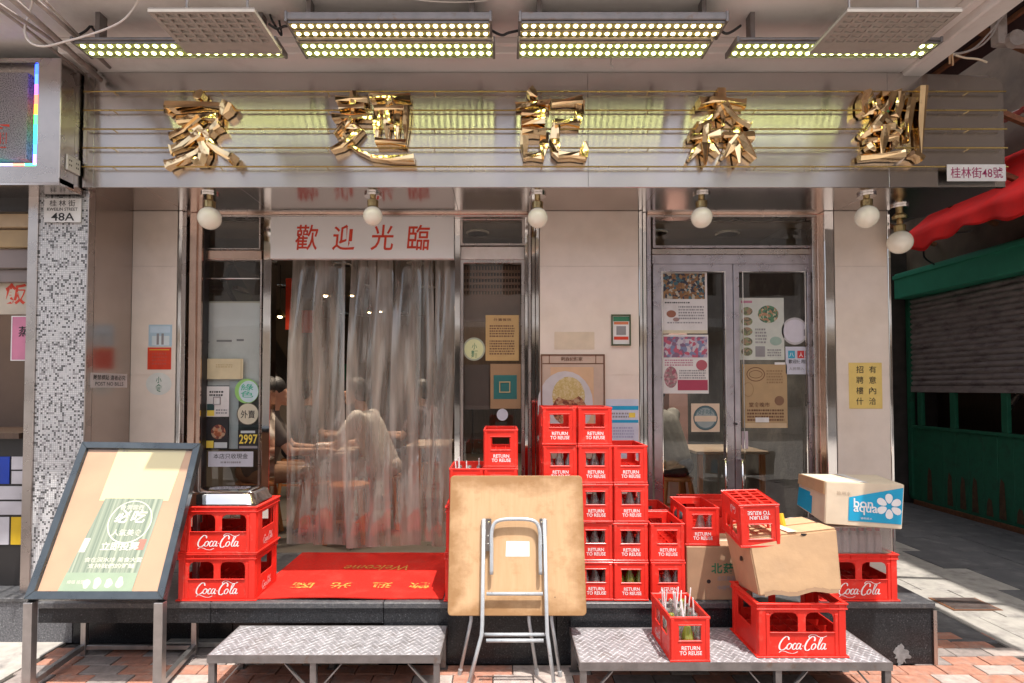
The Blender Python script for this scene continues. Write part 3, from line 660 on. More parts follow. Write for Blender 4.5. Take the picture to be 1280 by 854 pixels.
MB().box(-5.4, P(31, 480, YL).x, YL + 1.5, YL + 1.6, .27, 2.75).build('back_wall', mat('hatch_wall', (.14, .10, .085), .6, 0, .2, 3), nb)
MB().box(-5.4, P(31, 480, YL).x, YL + .01, YL + .3, P(20, 264, YL).z, 2.768).build('lintel', 'dark_frame', nb)
for a, b, m in ((266, 284, (.55, .40, .25)), (286, 308, (.42, .29, .15)), (309, 333, (.25, .20, .19)), (334, 350, (.22, .18, .17))):
    x0, x1, z0, z1 = RC(-60, a, 39, b, YL + .06)
    MB().box(x0, P(31, 480, YL).x - .005, YL + .05 + (a - 260) * .0012, YL + .12 + (a - 260) * .0012, z0, z1).build('fascia_board', mat('fascia%d' % a, m, .4), nb, bevel=.003)
MB().box(-5.4, -3.6, YL + .9, YL + 1.3, .27, 1.2).build('shelf', 'wood_dark', nb)
x0, x1, z0, z1 = RC(-52, 351, 38, 393, YL + .18)
hs = thing('hanging_board', 'cream board with a bold red rice character in the neighbour hatch', 'sign', ((x0+x1)/2, YL + .18, z0))
MB().box(x0, x1, YL + .18, YL + .19, z0, z1).build('board', mat('cream_board', (.58, .50, .40), .5), hs)
a0, a1, b0, b1 = RC(6, 354, 33, 381, YL + .179); MB().text('飯', (a0, YL + .179, b0), X3, Z3, a1 - a0, b1 - b0, offset=.03, shear=.1).build('character', 'print_red', hs, fix=False)
x0, x1, z0, z1 = RC(14, 395, 44, 451, YL + .14)
ps = thing('pink_notice', 'pink paper notice with black characters under the rice board', 'notice', ((x0+x1)/2, YL + .14, z0))
MB().box(x0, x1, YL + .14, YL + .143, z0, z1).build('sheet', mat('pink_paper', (.62, .22, .34), .6), ps)
MB().cells([x0, x0+.006, x1-.006, x1], [z0, z0+.006, z1-.006, z1], {(1, 1)}, lambda u, v, t: (u, t, v), YL + .138, YL + .1395).build('border', 'print_white', ps)
a0, a1, b0, b1 = RC(23, 408, 38, 421, YL + .138); MB().text('蒸', (a0, YL + .138, b0), X3, Z3, a1 - a0, b1 - b0, offset=.01).build('character', 'print_black', ps, fix=False)
a0, a1, b0, b1 = RC(32, 428, 38, 434, YL + .138); MB().text('飯', (a0, YL + .138, b0), X3, Z3, a1 - a0, b1 - b0, offset=.01).build('character', 'print_black', ps, fix=False)
ld = bpy.data.lights.new('hatch_lamp', 'AREA'); ld.size = .4; ld.energy = 7; ld.color = (1, .8, .6); lo = bpy.data.objects.new('hatch_lamp', ld); C.objects.link(lo); lo.location = (-3.9, YL + .7, 2.6)
# sign box over the neighbour
sb = thing('light_box_sign', 'steel sign box with glittering panel and rainbow light strip at the top corner', 'sign', (-3.6, 3.33, 2.77))
SY = 3.36; x1 = -2.612
zb0, zb1 = P(70, 231, SY).z, P(70, 72, SY).z
px = lambda a, b=150: P(a, b, SY).x
pz = lambda b: P(30, b, SY).z
MB().cells([-5.2, px(-90), px(46), x1], [pz(229), pz(207), pz(72 + 6), zb1], {(1, 1)}, lambda u, v, t: (u, t, v), SY, SY + .12).build('box', 'steel', sb, bevel=.004)
MB().box(px(-90), px(46), SY + .09, SY + .13, pz(207), pz(78)).build('tray', 'steel', sb)
gl = mat('glitter_panel', (.50, .46, .47), .35, .8, .2, 300, .9, 260, col2=(.09, .08, .09), c2scale=160, c2lo=.45, c2hi=.6)
MB().box(px(-85), px(27), SY + .04, SY + .089, pz(196), pz(86)).build('glitter_panel', gl, sb, bevel=.003)
MB().text('麵', (px(-22), SY + .038, pz(182)), X3, Z3, px(5) - px(-22), pz(150) - pz(182), offset=.02).build('character', 'print_red', sb, fix=False)
rb = [(.03,.08,1), (.05,.12,1), (.35,.08,.9), (1,.10,.06), (1,.35,.03), (.05,.9,.12), (.03,.8,.4), (.03,.6,1), (.05,.2,1), (.3,.15,.9)]
for i, c_ in enumerate(rb):
    za = pz(79 + i * 12.6); zb_ = pz(79 + (i+1) * 12.6)
    MB().box(px(40.5), px(45), SY + .01, SY + .03, za, zb_).build('light_strip', emis('rgb%d' % i, c_, 3.2), sb)
for i, c_ in enumerate(((.05,.9,.25), (1,.15,.1), (.4,.3,.9), (.05,.8,.4), (.05,.3,1), (.05,.9,.25))):
    xa, xb = px(45 - i*15), px(45 - (i+1)*15)
    MB().box(xb, xa, SY + .01, SY + .03, pz(207), pz(203.5)).build('light_strip', emis('rgbh%d' % i, c_, 3.2), sb)
MB().box(-5.2, x1, SY + .001, YL + .3, 2.770, zb0 - .001).build('bottom_sheet', 'soffit_steel', sb)
MB().box(-2.64, -2.6135, SY + .121, YP, zb0, zb1 + .02).build('side_sheet', 'steel', sb)
MB().box(-5.2, -2.6415, SY + .131, YP, zb0 + .01, zb1).build('body', 'steel', sb)
# ================================================================== the shop sign
sg = thing('shop_sign', 'long brushed steel shop sign carrying five mirror gold characters and five brass rods', 'sign', (.23, YS, 2.77))
xs = [-2.601, P(118, 150, YS).x, P(735, 150, YS).x, P(1110, 150, YS).x, P(1255, 150, YS).x]
ztop = [3.492, 3.494, 3.494, 3.492]
for i in range(4):
    z1 = ztop[i]; x0, x1 = xs[i] + .0008, xs[i+1] - .0008
    if i < 3: MB().box(x0, x1, YS, YS + .025, 2.772, z1).build('panel', 'sign_steel', sg, bevel=.001)
    else: MB().prism([(x0, YS, 2.772), (x1, YS, 2.772), (x1, YS, 3.425), (x1 - .03, YS, 3.455), (x0 + .45, YS, 3.478), (x0, YS, z1)], (0, .025, 0)).build('panel', 'sign_steel', sg, bevel=.001)
for b in (114.5, 138, 161.5, 185, 208.5):
    z = P(630, b, YS - .03).z; m = MB().tube([(xs[0] + .02, YS - .03, z), (xs[-1] - .01, YS - .03, z)], .0048, 6)
    m.build('rod', 'gold_rod', sg)
    s_ = MB()
    for k in range(9): s_.tube([(-2.4 + k*.66, YS - .03, z), (-2.4 + k*.66, YS, z)], .003, 5)
    s_.build('rod_pin', 'gold_rod', sg, kind='stuff')
CH = {
'家': [[(5.0,10.2),(5.5,9.2)], [(1.2,8.9),(.7,7.3)], [(.9,8.2),(5,8.5),(9.4,8.3)], [(9.3,8.6),(8.5,7.0)], [(2.0,6.6),(5,6.9),(8,6.8)], [(5.2,6.8),(3.4,5.2),(1.0,4.3)],
   [(3.9,5.7),(5.4,4.5),(6.0,2.6),(5.6,.6),(4.4,.9)], [(5.3,4.4),(3.4,3.1),(1.0,2.4)], [(5.8,3.0),(3.6,1.3),(.6,.2)], [(8.0,5.7),(6.2,4.4)], [(6.0,4.5),(7.5,2.4),(10.2,.8)]],
'麵': [[(2.5,10.2),(2.4,6.6)], [(.5,9.1),(4.4,9.2)], [(.9,7.9),(4.1,8.0)], [(.1,6.6),(4.9,6.8)], [(2.2,6.5),(.2,4.2)], [(1.2,5.5),(3.6,5.3),(2.0,3.4),(-.2,2.0)], [(1.0,4.4),(2.8,2.4),(5.5,1.0),(10.4,.9)],
   [(4.9,9.3),(9.9,9.5)], [(7.3,9.3),(6.9,8.2)], [(5.5,7.9),(5.6,3.0)], [(5.4,7.9),(9.6,8.0)], [(9.4,8.0),(9.2,2.9)], [(5.6,3.2),(9.3,3.2)], [(6.9,7.8),(6.9,3.3)], [(8.1,7.8),(8.1,3.3)], [(6.9,5.6),(8.1,5.6)]],
'記': [[(2.0,10.2),(3.0,9.2)], [(.1,8.2),(2.5,8.5),(5.0,8.4)], [(.9,6.9),(4.2,7.0)], [(.9,5.6),(4.1,5.7)], [(1.1,4.3),(1.3,.5)], [(1.0,4.2),(4.3,4.3)], [(4.1,4.3),(3.9,.7)], [(1.2,1.0),(4.0,1.0)],
   [(5.3,8.6),(9.6,8.9)], [(9.3,8.9),(9.1,5.4)], [(5.7,5.6),(9.2,5.8)], [(5.8,5.9),(5.6,2.0),(6.6,.9)], [(6.2,.9),(9.9,1.0)], [(9.7,.8),(10.0,3.0)]],
'森': [[(1.5,8.1),(5,8.5),(8.8,8.3)], [(5.1,10.4),(5.0,4.9)], [(4.8,8.0),(3.6,6.2),(1.2,4.9)], [(5.3,8.0),(6.8,6.2),(9.4,5.1)], [(.1,3.6),(4.6,3.9)], [(2.5,5.2),(2.4,-.1)], [(2.3,3.5),(.0,.7)], [(2.7,3.4),(4.6,1.3)],
   [(5.3,3.8),(10,3.9)], [(7.5,5.2),(7.4,-.1)], [(7.3,3.5),(5.2,.9)], [(7.7,3.5),(10.2,.7)]],
'劉': [[(2.0,9.9),(.6,8.9),(.6,6.5)], [(.5,6.6),(2.6,7.2)], [(2.5,8.4),(2.9,7.2)], [(3.5,9.2),(6.4,9.4)], [(6.2,9.4),(5.9,6.6),(5.1,6.9)], [(4.8,9.2),(4.2,7.4),(3.1,6.4)], [(3.4,6.4),(2.2,4.8),(.2,3.6)], [(3.6,6.2),(5.0,5.0),(6.8,4.3)],
   [(1.9,4.4),(5.0,4.6)], [(1.1,3.0),(5.8,3.2)], [(3.5,4.7),(3.4,1.0)], [(1.5,2.5),(2.3,1.5)], [(5.3,2.7),(4.5,1.6)], [(.2,.6),(6.6,.9)], [(7.9,8.6),(7.8,2.8)], [(9.8,10.2),(9.7,.5)], [(9.8,.5),(8.4,1.3)]]}
def brush_character(ch, a, b, c_, d, lab, heavy):
    """mirror-polished brush strokes, each a bevelled tapering block standing off the panel"""
    a0, a1, b0, b1 = RC(a, b, c_, d, YS - .06); mb = MB(); sx, sz = (a1 - a0)/10, (b1 - b0)/10
    for k, st_ in enumerate(CH[ch]):
        q = smooth_path([(a0 + x*sx, 0, b0 + z*sz) for x, z in st_], 5) if len(st_) > 2 else [Vector((a0 + x*sx, 0, b0 + z*sz)) for x, z in st_]
        if len(st_) == 2: q = [q[0].lerp(q[1], t) for t in (0, .45, 1)]
        else: q = q[::3] + ([q[-1]] if (len(q) - 1) % 3 else [])
        n = len(q); horiz = abs(q[-1].x - q[0].x) > abs(q[-1].z - q[0].z); W0 = (.0235 if horiz else .029) * heavy
        dep = R.uniform(.040, .070); ti, tj = R.uniform(-.22, .22), R.uniform(-.25, .25); base = len(mb.v); mid = q[n//2]
        for i, p in enumerate(q):
            t = (q[min(i+1, n-1)] - q[max(i-1, 0)]).normalized(); nr = Vector((-t.z, 0, t.x)); f = i/(n-1)
            wd = W0 * (1.25 - .55*math.sin(math.pi*f) if horiz else 1.2 - .35*f) * (.35 if (f == 1 and not horiz) else 1) * (.8 if f == 0 else 1) * R.uniform(.92, 1.08)
            if f == 0: p = p - t*.006 + nr*.004
            tw = lambda v: max(-.016, min(.022, ti*(v.x - mid.x) + tj*(v.z - mid.z)))
            for s_, y_ in ((-1, 0), (-.93, dep + R.uniform(-.004, .004)), (.3*(1 if k % 2 else -1), dep + R.uniform(.001, .008)), (.93, dep + R.uniform(-.004, .004)), (1, 0)):
                v = p + nr*wd*s_; v.y = YS - .012 - (y_ + (tw(v) if y_ else 0)); mb.v.append(v)
        for i in range(n-1):
            for e in range(4): mb.f.append((base+i*5+e, base+(i+1)*5+e, base+(i+1)*5+e+1, base+i*5+e+1))
            mb.f.append((base+i*5, base+i*5+4, base+(i+1)*5+4, base+(i+1)*5))
        mb.f.append(tuple(base+e for e in range(5))); mb.f.append(tuple(base+(n-1)*5+e for e in reversed(range(5))))
    mb.build('character', 'gold', sg, label=lab)
for ch, a, b, c_, d, lab, hv in [('家', 201, 118, 291, 207, 'gold character for home with a roof stroke on top', 1.15), ('麵', 416, 117, 514, 206, 'gold character for noodle with a long sweeping lower stroke', .78),
         ('記', 645, 115, 732, 203, 'gold two-part character at the middle of the sign', .95), ('森', 862, 113, 943, 205, 'gold three-tree character on the sign', 1.0),
         ('劉', 1076, 112, 1154, 202, 'gold character with a long vertical blade stroke nearest the house number', .85)]: brush_character(ch, a, b, c_, d, lab, hv)
x0, x1, z0, z1 = RC(1184, 205.5, 1257.5, 226.5, YS - .04)
np_ = thing('house_number_plate', 'white plate with magenta characters and number 48 on the end of the steel sign', 'sign', ((x0+x1)/2, YS - .04, z0))
MB().box(x0, x1, YS - .04, YS - .0355, z0, z1).build('plate', 'print_white', np_, bevel=.001)
MB().text('桂林街48號', (x0 + .02, YS - .0415, z0 + .018), X3, Z3, x1 - x0 - .04, z1 - z0 - .036, offset=.004).build('lettering', 'print_magenta', np_, fix=False)
# socket plate on the return of the neighbour's box
so = thing('socket_plate', 'white twin socket cover on the steel side of the rainbow light box', 'socket', (-2.612, 3.47, 2.83))
ya, yb_ = -2.6 * F / (78 - 628), -2.6 * F / (98 - 628)
MB().box(-2.613, -2.600, 3.405, 3.515, 2.835, 2.93).build('plate', 'white_plastic', so, bevel=.004)
hl = MB()
for dy in (-.03, .025):
    for dz, w_ in ((.016, .006), (-.012, .006)): hl.box(-2.6002, -2.599, 3.46+dy-.008, 3.46+dy-.002, 2.883+dz-.005, 2.883+dz+.005).box(-2.6002, -2.599, 3.46+dy+.006, 3.46+dy+.012, 2.883+dz-.005, 2.883+dz+.005)
hl.build('socket_holes', 'print_black', so)

# ================================================================== LED floodlights under the street ceiling
led_w, led_y = emis('led_warm', (1, .74, .40), 6), emis('led_yellow', (.90, 1, .40), 8)
def led_bar(px0, px1, py0, py1, z, Yc, rows, n, em, label, wat, hook=True):
    hh = .020 if z < 3.4 else .045
    """floodlight housing: flat box with LED rows below, bracket above; lower face leans to the sign"""
    x0, x1 = P(px0, (py0+py1)/2, Yc).x, P(px1, (py0+py1)/2, Yc).x
    ya, yb = PZ(628, py0, z).y, PZ(628, py1, z).y       # py0 is nearer the top of the photo = nearer the street
    ya, yb = min(ya, yb), max(ya, yb)
    t = thing('floodlight', label, 'light', ((x0+x1)/2, (ya+yb)/2, z), 'LED bar floodlights under the street ceiling')
    MB().box(x0 - .012, x1 + .012, ya - .012, yb + .012, z + .004, z + hh).build('housing', 'angle', t, bevel=.004)
    rh = (yb - ya) / rows
    for r in range(rows):
        yc = ya + rh * (r + .5)
        MB().box(x0, x1, yc - rh*.40, yc + rh*.40, z - .002, z + .0035).build('led_tray', mat('led_glow_board', (.30, .30, .12) if em.name == 'led_yellow' else (.28, .20, .12), .5), t)  # glow of the beads is put into the tray colour
        mb = MB(); beads = MB()
        for k in range(n):
            xx = x0 + (x1 - x0) * (k + .5) / n
            mb.lathe([(.0, -.012), (.009, -.008), (.0125, -.0025)], 8, (xx, yc, z))
        mb.build('led_beads', em, t, kind='stuff')
    for xx in (x0 - .006, x1 + .006): MB().box(xx - .007, xx + .007, ya - .016, yb + .016, z - .008, z + hh + .004).build('end_cap', 'angle', t, bevel=.002)
    for r in range(rows + 1): MB().box(x0, x1, ya + rh*r - .0025, ya + rh*r + .0025, z - .009, z + .003).build('fin', 'angle', t)
    if hook:
        for f_ in (.09, .91):
            xx = x0 + (x1-x0) * f_
            MB().box(xx - .012, xx + .012, (ya+yb)/2 - .03, (ya+yb)/2 + .03, z + hh + .0005, 3.574).build('bracket', 'angle', t)
    return t
WT = 9
led_bar(108, 352, 52.5, 70.5, 3.385, 3.13, 2, 22, led_y, 'LED bar partly behind the pale louvre panel and nearest the conduits', WT)
led_bar(381, 616, 52.5, 70.5, 3.385, 3.13, 2, 24, led_y, 'yellowish lower LED bar above the noodle character', WT)
led_bar(366, 612, 27, 46.5, 3.425, 3.0, 2, 24, led_w, 'warm white upper LED bar above the noodle character', WT)
led_bar(649, 880, 52.5, 70.5, 3.385, 3.13, 2, 24, led_y, 'yellowish lower LED bar between the two middle characters', WT)
led_bar(651, 900, 27, 46.5, 3.425, 3.0, 2, 24, led_w, 'warm white upper LED bar between the two middle characters', WT)
led_bar(914, 1158, 52.5, 70.5, 3.385, 3.13, 2, 24, led_y, 'LED bar partly behind the pale louvre panel beside the alley', WT)

# pale louvre panels hung below the ceiling
def louvre(x0, x1, label, skew):
    z, y0, y1 = 3.285, 2.64, 2.965
    t = thing('louvre_panel', label, 'panel', ((x0+x1)/2, (y0+y1)/2, z), 'pale egg-crate panels under the ceiling')
    m = mat('cream_louvre', (.40, .355, .315), .55, 0, .08, 20)
    MB().box(x0, x1, y0, y1, z + .0135, z + .020).build('tray', mat('louvre_back', (.22, .19, .17), .6), t)
    nx, ny = 9, 6; ux = [x0]; vy = [y0]
    for i in range(nx): ux += [x0 + .015 + (x1-x0-.03)*(i+.14)/nx, x0 + .015 + (x1-x0-.03)*(i+.86)/nx]
    for j in range(ny): vy += [y0 + .01 + (y1-y0-.09)*(j+.16)/ny, y0 + .01 + (y1-y0-.09)*(j+.84)/ny]
    ux.append(x1); vy.append(y1)
    MB().cells(ux, vy, {(2*i+1, 2*j+1) for i in range(nx) for j in range(ny)}, lambda u, v, w_: (u, v, w_), z, z + .013).build('grille', m, t)
    w_ = MB()
    for i in range(nx):
        for j in range(ny):
            a, b, c_, d = ux[2*i+1], ux[2*i+2], vy[2*j+1], vy[2*j+2]
            w_.quad((a+.001, c_+.001, z+.013), (a+.001, d-.001, z+.013), (b-.004, d-.001, z+.002), (b-.004, c_+.001, z+.002))
    w_.build('baffles', m, t, kind='stuff')
    MB().box(x0, x1, y1 + .001, y1 + .012, z - .004, z + .026).build('edge_strip', m, t, bevel=.002)
    lb = MB().text('LED 200W', ((x0+x1)/2 - .02, y1 - .012, z - .0008), X3, (0, -1, 0), .07, .015); lb.build('marking', 'print_grey', t, fix=False)
    for xx in (x0 + .1, x1 - .1): MB().tube([(xx, y0 + .15, z + .02), (xx, y0 + .15, 3.575)], .006, 6).build('hanger', 'angle', t)
louvre(P(233, 57, 2.97).x, P(352, 57, 2.97).x, 'pale louvre panel hanging beside the conduits over the home character', 0)
louvre(P(1012, 55, 2.97).x, P(1140, 55, 2.97).x, 'pale louvre panel hanging near the ceiling edge beside the alley', 0)

# conduits and cables
cd_px = [((-30, -42), (126, 100), .016, 2.55, 3.5), ((-40, -20), (120, 88), .010, 2.6, 3.5), ((10, -30), (137, 84), .012, 2.6, 3.48), ((-60, -34), (104, 92), .009, 2.62, 3.5), ((45, -10), (132, 80), .006, 2.7, 3.46)]
for i, (a, b, r, ya, yb) in enumerate(cd_px):
    p, q = P(*a, ya), P(*b, yb)
    MB().tube([p, (p + q)/2 + Vector((0, 0, .004)), q], r, 8).build('conduit', 'pipe', smooth=True, cat='pipe', group='conduits running under the ceiling',
        label=['thickest grey conduit slanting to the top of the steel sign', 'thin conduit just outside the thickest one', 'conduit ending highest beside the louvre panel', 'thin conduit furthest from the floodlights', 'slim rod lying along the conduits next to the black cable coil'][i])
def cable(pts, r, m, label, n=6, nm='cable'):
    return MB().tube(smooth_path(pts, 6), r, 6).build(nm, m, smooth=True, label=label, cat='cable')
cable([P(a, b, 2.95) for a, b in ((43, -6), (36, 18), (31, 38), (37, 53), (55, 58), (82, 52), (120, 41), (150, 28), (166, 12), (175, -5))], .0055, 'cable_w', 'white cable looping down in front of the conduits')
cable([P(a, b, 2.95) for a, b in ((495, -4), (530, 1), (570, 3), (605, 1), (620, -5))], .004, 'cable_w', 'white cable sagging just into view above the middle floodlights')
cable([P(a, b, 3.2) for a, b in ((98, 44), (108, 38), (118, 28), (126, 30), (131, 38), (124, 42), (115, 34), (120, 27), (133, 32), (128, 40))], .007, 'cable_b', 'coil of black cable by the conduits')
for a, b, lab in (((336, 30), (366, 32), 'short black lead between the end floodlight and the louvre panel'), ((614, 38), (650, 38), 'short black lead between the two middle pairs of floodlights'), ((898, 36), (926, 32), 'short black lead with a plug beyond the middle floodlights')):
    m_ = ((a[0]+b[0])/2, a[1] + 6)
    cable([P(*a, 3.06), P(m_[0]-5, m_[1], 3.06), P(m_[0]+4, m_[1]-3, 3.06), P(*b, 3.06)], .007, 'cable_b', lab)
cable([P(a, b, 3.1) for a, b in ((340, 8), (338, 20), (345, 34), (352, 44), (349, 26))], .006, 'cable_b', 'twisted black wires beside the end of the louvre panel')
hk = thing('ceiling_hook', 'small white hook below the middle floodlights', 'hook', P(763, 82, 3.3)); MB().tube([P(764, 74, 3.34), P(763, 82, 3.33), P(767, 84, 3.32)], .006, 6).build('hook', 'white_plastic', hk)

# ================================================================== globe lamps under the canopy
def globe_lamp(a, b, r, fit, label):
    Y = 3.66 if not fit else fit; p = P(a, b, Y)
    t = thing('globe_lamp', label, 'lamp', (p.x, Y, p.z), 'globe lamps hanging below the steel canopy')
    MB().sphere(p, r, 24, 16).build('globe', 'globe', t, smooth=True)
    MB().lathe([(.016, r*.9), (.034, r*.93), (.036, r+.035), (.020, r+.045), (.018, r+.075), (.042, r+.08), (.046, r+.10), (.030, r+.118), (.022, r+.12), (.022, 2.769-p.z)], 16, p).build('fitting', 'brass', t, smooth=False)
    MB().lathe([(.055, 2.755-p.z), (.055, 2.769-p.z), (.02, 2.7695-p.z)], 18, p).build('ceiling_rose', 'chrome', t)
    return t
globe_lamp(262, 273, .072, 0, 'globe lamp hanging over the taped window beside the doorway')
globe_lamp(466, 270, .062, 0, 'globe lamp hanging in front of the red lettered welcome board')
globe_lamp(672, 272.5, .065, 0, 'globe lamp hanging at the edge of the middle stone pier')
globe_lamp(877, 272, .067, 0, 'globe lamp hanging over the double glass doors')
globe_lamp(1083.5, 271, .071, 0, 'globe lamp hanging over the stone pier with the yellow notice')
globe_lamp(1125, 303, .078, 3.90, 'lowest globe lamp, hanging beside the alley')

# ================================================================== notices
def poster(nm, label, cat, a, b, c_, d, Y, m='paper', th=.0015, group=None, items=(), rot=0.0):
    x0, x1, z0, z1 = RC(a, b, c_, d, Y)
    t = thing(nm, label, cat, ((x0+x1)/2, Y, z0), group)
    MB().box(x0, x1, Y - th, Y, z0, z1).build('sheet', m, t)
    k = 0
    for it in items:
        k += 1; kind_, r4, mm = it[0], it[1], it[2]
        e0, e1, f0, f1 = RC(*r4, Y); yy = Y - th - .0006 - .0002 * k
        if kind_ == 't':
            for ln in [0]:
                MB().text(it[3], (e0, yy, f0), X3, Z3, e1 - e0, f1 - f0, offset=it[4] if len(it) > 4 else .008, res=2).build('lettering', mm, t, fix=False)
        elif kind_ == 'r': MB().quad((e0, yy, f0), (e1, yy, f0), (e1, yy, f1), (e0, yy, f1)).build('print', mm, t)
        elif kind_ == 'd': MB().prism([((e0+e1)/2 + (e1-e0)/2*math.cos(q*.2618), yy, (f0+f1)/2 + (f1-f0)/2*math.sin(q*.2618)) for q in range(24)], (0, .0001, 0)).build('roundel', mm, t)
        elif kind_ == 'o':
            wd = it[3]; vv = MB(); n = 28
            for q in range(n):
                g1, g2 = 2*math.pi*q/n, 2*math.pi*(q+1)/n; X_, Z_ = (e0+e1)/2, (f0+f1)/2; ra, rb = (e1-e0)/2, (f1-f0)/2
                vv.quad((X_+ra*math.cos(g1), yy, Z_+rb*math.sin(g1)), (X_+ra*math.cos(g2), yy, Z_+rb*math.sin(g2)), (X_+(ra-wd)*math.cos(g2), yy, Z_+(rb-wd)*math.sin(g2)), (X_+(ra-wd)*math.cos(g1), yy, Z_+(rb-wd)*math.sin(g1)))
            vv.build('ring', mm, t)
        elif kind_ == 'l':      # rows of small text too fine to read: rows of short dashes
            rows = it[3]; mbx = MB()
            for j in range(rows):
                zz = f1 - (f1-f0)*(j+.5)/rows; x = e0
                while x < e1 - .004:
                    w_ = R.uniform(.006, .016); w_ = min(w_, e1 - x); hh = (f1-f0)/rows*.28
                    mbx.quad((x, yy, zz-hh), (x+w_, yy, zz-hh), (x+w_, yy, zz+hh), (x, yy, zz+hh)); x += w_ + R.uniform(.003, .007)
            mbx.build('small_print', mm, t, kind='stuff', fix=False)
        elif kind_ == 'f':      # frame
            wd = it[3]; MB().cells([e0, e0+wd, e1-wd, e1], [f0, f0+wd, f1-wd, f1], {(1, 1)}, lambda u, v, q: (u, q, v), yy - .006, yy).build('frame', mm, t, bevel=.001)
    return t
def sticker(nm, label, cat, cx, cy, rx, ry, Y, m, items=(), th=.001):
    x0, x1, z0, z1 = RC(cx-rx, cy-ry, cx+rx, cy+ry, Y)
    t = thing(nm, label, cat, ((x0+x1)/2, Y, z0))
    MB().prism([((x0+x1)/2 + (x1-x0)/2*math.cos(q*.2244), Y - th, (z0+z1)/2 + (z1-z0)/2*math.sin(q*.2244)) for q in range(28)], (0, th, 0)).build('disc', m, t)
    for k, it in enumerate(items):
        e0, e1, f0, f1 = RC(*it[1], Y); yy = Y - th - .0006 - .0002*k
        if it[0] == 't': MB().text(it[3], (e0, yy, f0), X3, Z3, e1-e0, f1-f0, offset=.01).build('lettering', it[2], t, fix=False)
        elif it[0] == 'd': MB().prism([((e0+e1)/2 + (e1-e0)/2*math.cos(q*.2618), yy, (f0+f1)/2 + (f1-f0)/2*math.sin(q*.2618)) for q in range(24)], (0, .0001, 0)).build('roundel', it[2], t)
        else: MB().quad((e0, yy, f0), (e1, yy, f0), (e1, yy, f1), (e0, yy, f1)).build('print', it[2], t)
    return t
GY = YD - .001      # just in front of the glass
pm = lambda n, c, r=.5: mat('tone_' + n, c, r, 0, .06, 15)
# number plate 48A on the neighbour column
poster('house_number_plate', 'white street plate reading 48A at the top of the mosaic column', 'sign', 56, 248.5, 102, 278, YL - .0125, 'print_white', .006, None,
  [('t', (63, 250.5, 95, 258.5), 'print_black', '桂 林 街', .004), ('t', (60, 260, 98, 264), 'print_black', 'KWEILIN STREET', .012), ('t', (65, 266.5, 94, 276.5), 'print_black', '48A', .012)])
# post no bills on the return wall
xw = -2.5845 + .0015
ya, yb2 = xw * F / (113 - 628), xw * F / (158.5 - 628)
zt_, zb_ = P(113, 466, ya).z, P(113, 484.5, ya).z
nb_ = thing('warning_plate', 'small grey plate reading POST NO BILLS on the steel return wall', 'sign', (xw, (ya+yb2)/2, zb_))
MB().box(xw - .001, xw + .002, ya, yb2, zb_, zt_).build('plate', pm('plate', (.60, .55, .55)), nb_)
MB().text('嚴禁標貼 違者必究', (xw + .003, ya + .02, zb_ + .048), Y3, Z3, yb2 - ya - .04, .034, offset=.01).build('lettering', 'print_black', nb_, fix=False)
MB().text('POST NO BILLS', (xw + .003, ya + .04, zb_ + .012), Y3, Z3, yb2 - ya - .08, .024, offset=.01).build('lettering', 'print_black', nb_, fix=False)
PY = YP - .001
poster('hygiene_notice', 'pale blue hygiene notice above the red sticker on the stone pier', 'notice', 186, 406, 215, 433, PY, pm('sky', (.42, .56, .66)), .0015, None,
  [('r', (188, 408, 213, 416), pm('paleblue', (.55, .66, .76))), ('r', (190, 420, 212, 432), pm('whiteblue', (.66, .72, .74))), ('r', (196, 417, 199, 431), 'print_grey'), ('r', (202, 417, 205, 431), 'print_grey')])
poster('red_sticker', 'square red sticker with gold edging on the stone pier', 'sticker', 184.5, 434.5, 214, 462, PY, 'print_red', .0015, None, [('l', (190, 440, 209, 457), pm('dullgold', (.55, .08, .05)), 4), ('r', (187, 437, 212, 437.8), 'print_yellow')])
sticker('round_sticker', 'faint round white sticker with green writing on the stone pier', 'sticker', 198.5, 480, 16, 14, PY, pm('palegreen', (.66, .66, .62)), [('t', (195, 471, 202, 479), 'print_green', '小'), ('t', (194, 480, 203, 490), 'print_green', '食')])
# taped window
poster('taped_sheet', 'large grey white sheet taped inside the window beside the doorway', 'paper sheet', 255, 377, 326, 562, YD + .03, mat('taped_sheet', (.80, .76, .73), .4, 0, .07, 4, col2=(.68, .64, .61), c2scale=2.5), .002, None,
  [('r', (271, 425, 290, 427.5), 'print_grey'), ('r', (296, 424, 305, 426.5), 'print_grey'), ('r', (256, 427, 262, 428.5), 'print_grey'), ('r', (255, 377, 326, 379), pm('tape', (.62, .55, .44)))])
poster('yellow_notice', 'blank pale yellow card on the taped window', 'notice', 254.5, 448.5, 304, 474, GY, pm('cream', (.66, .55, .35)), .0015, None, [('r', (301, 449, 302, 473.5), pm('tan', (.52, .40, .22))), ('l', (270, 455, 292, 460), pm('tan', (.52, .40, .22)), 2)])
poster('dark_backing', 'dark card behind the small stickers on the taped window', 'card', 252.5, 482, 328, 562.5, YD + .024, pm('darkcard', (.035, .04, .035)), .001)
poster('grey_card', 'pale grey card between the two rows of stickers', 'card', 286.5, 476, 298, 561, YD + .0215, pm('palegrey', (.52, .55, .56)), .001)
poster('offer_leaflet', 'white leaflet with a framed blank square on the taped window', 'leaflet', 258.5, 483, 286.5, 521, GY, 'paper', .001, None,
  [('r', (258.8, 505, 268, 516), pm('darkgreen', (.03, .07, .07))), ('l', (262, 488, 280, 496), 'print_black', 2), ('f', (267, 496, 276, 506), 'print_grey', .004), ('r', (259, 513, 268, 520), 'print_yellow'), ('l', (270, 511, 284, 518), 'print_grey', 2)])
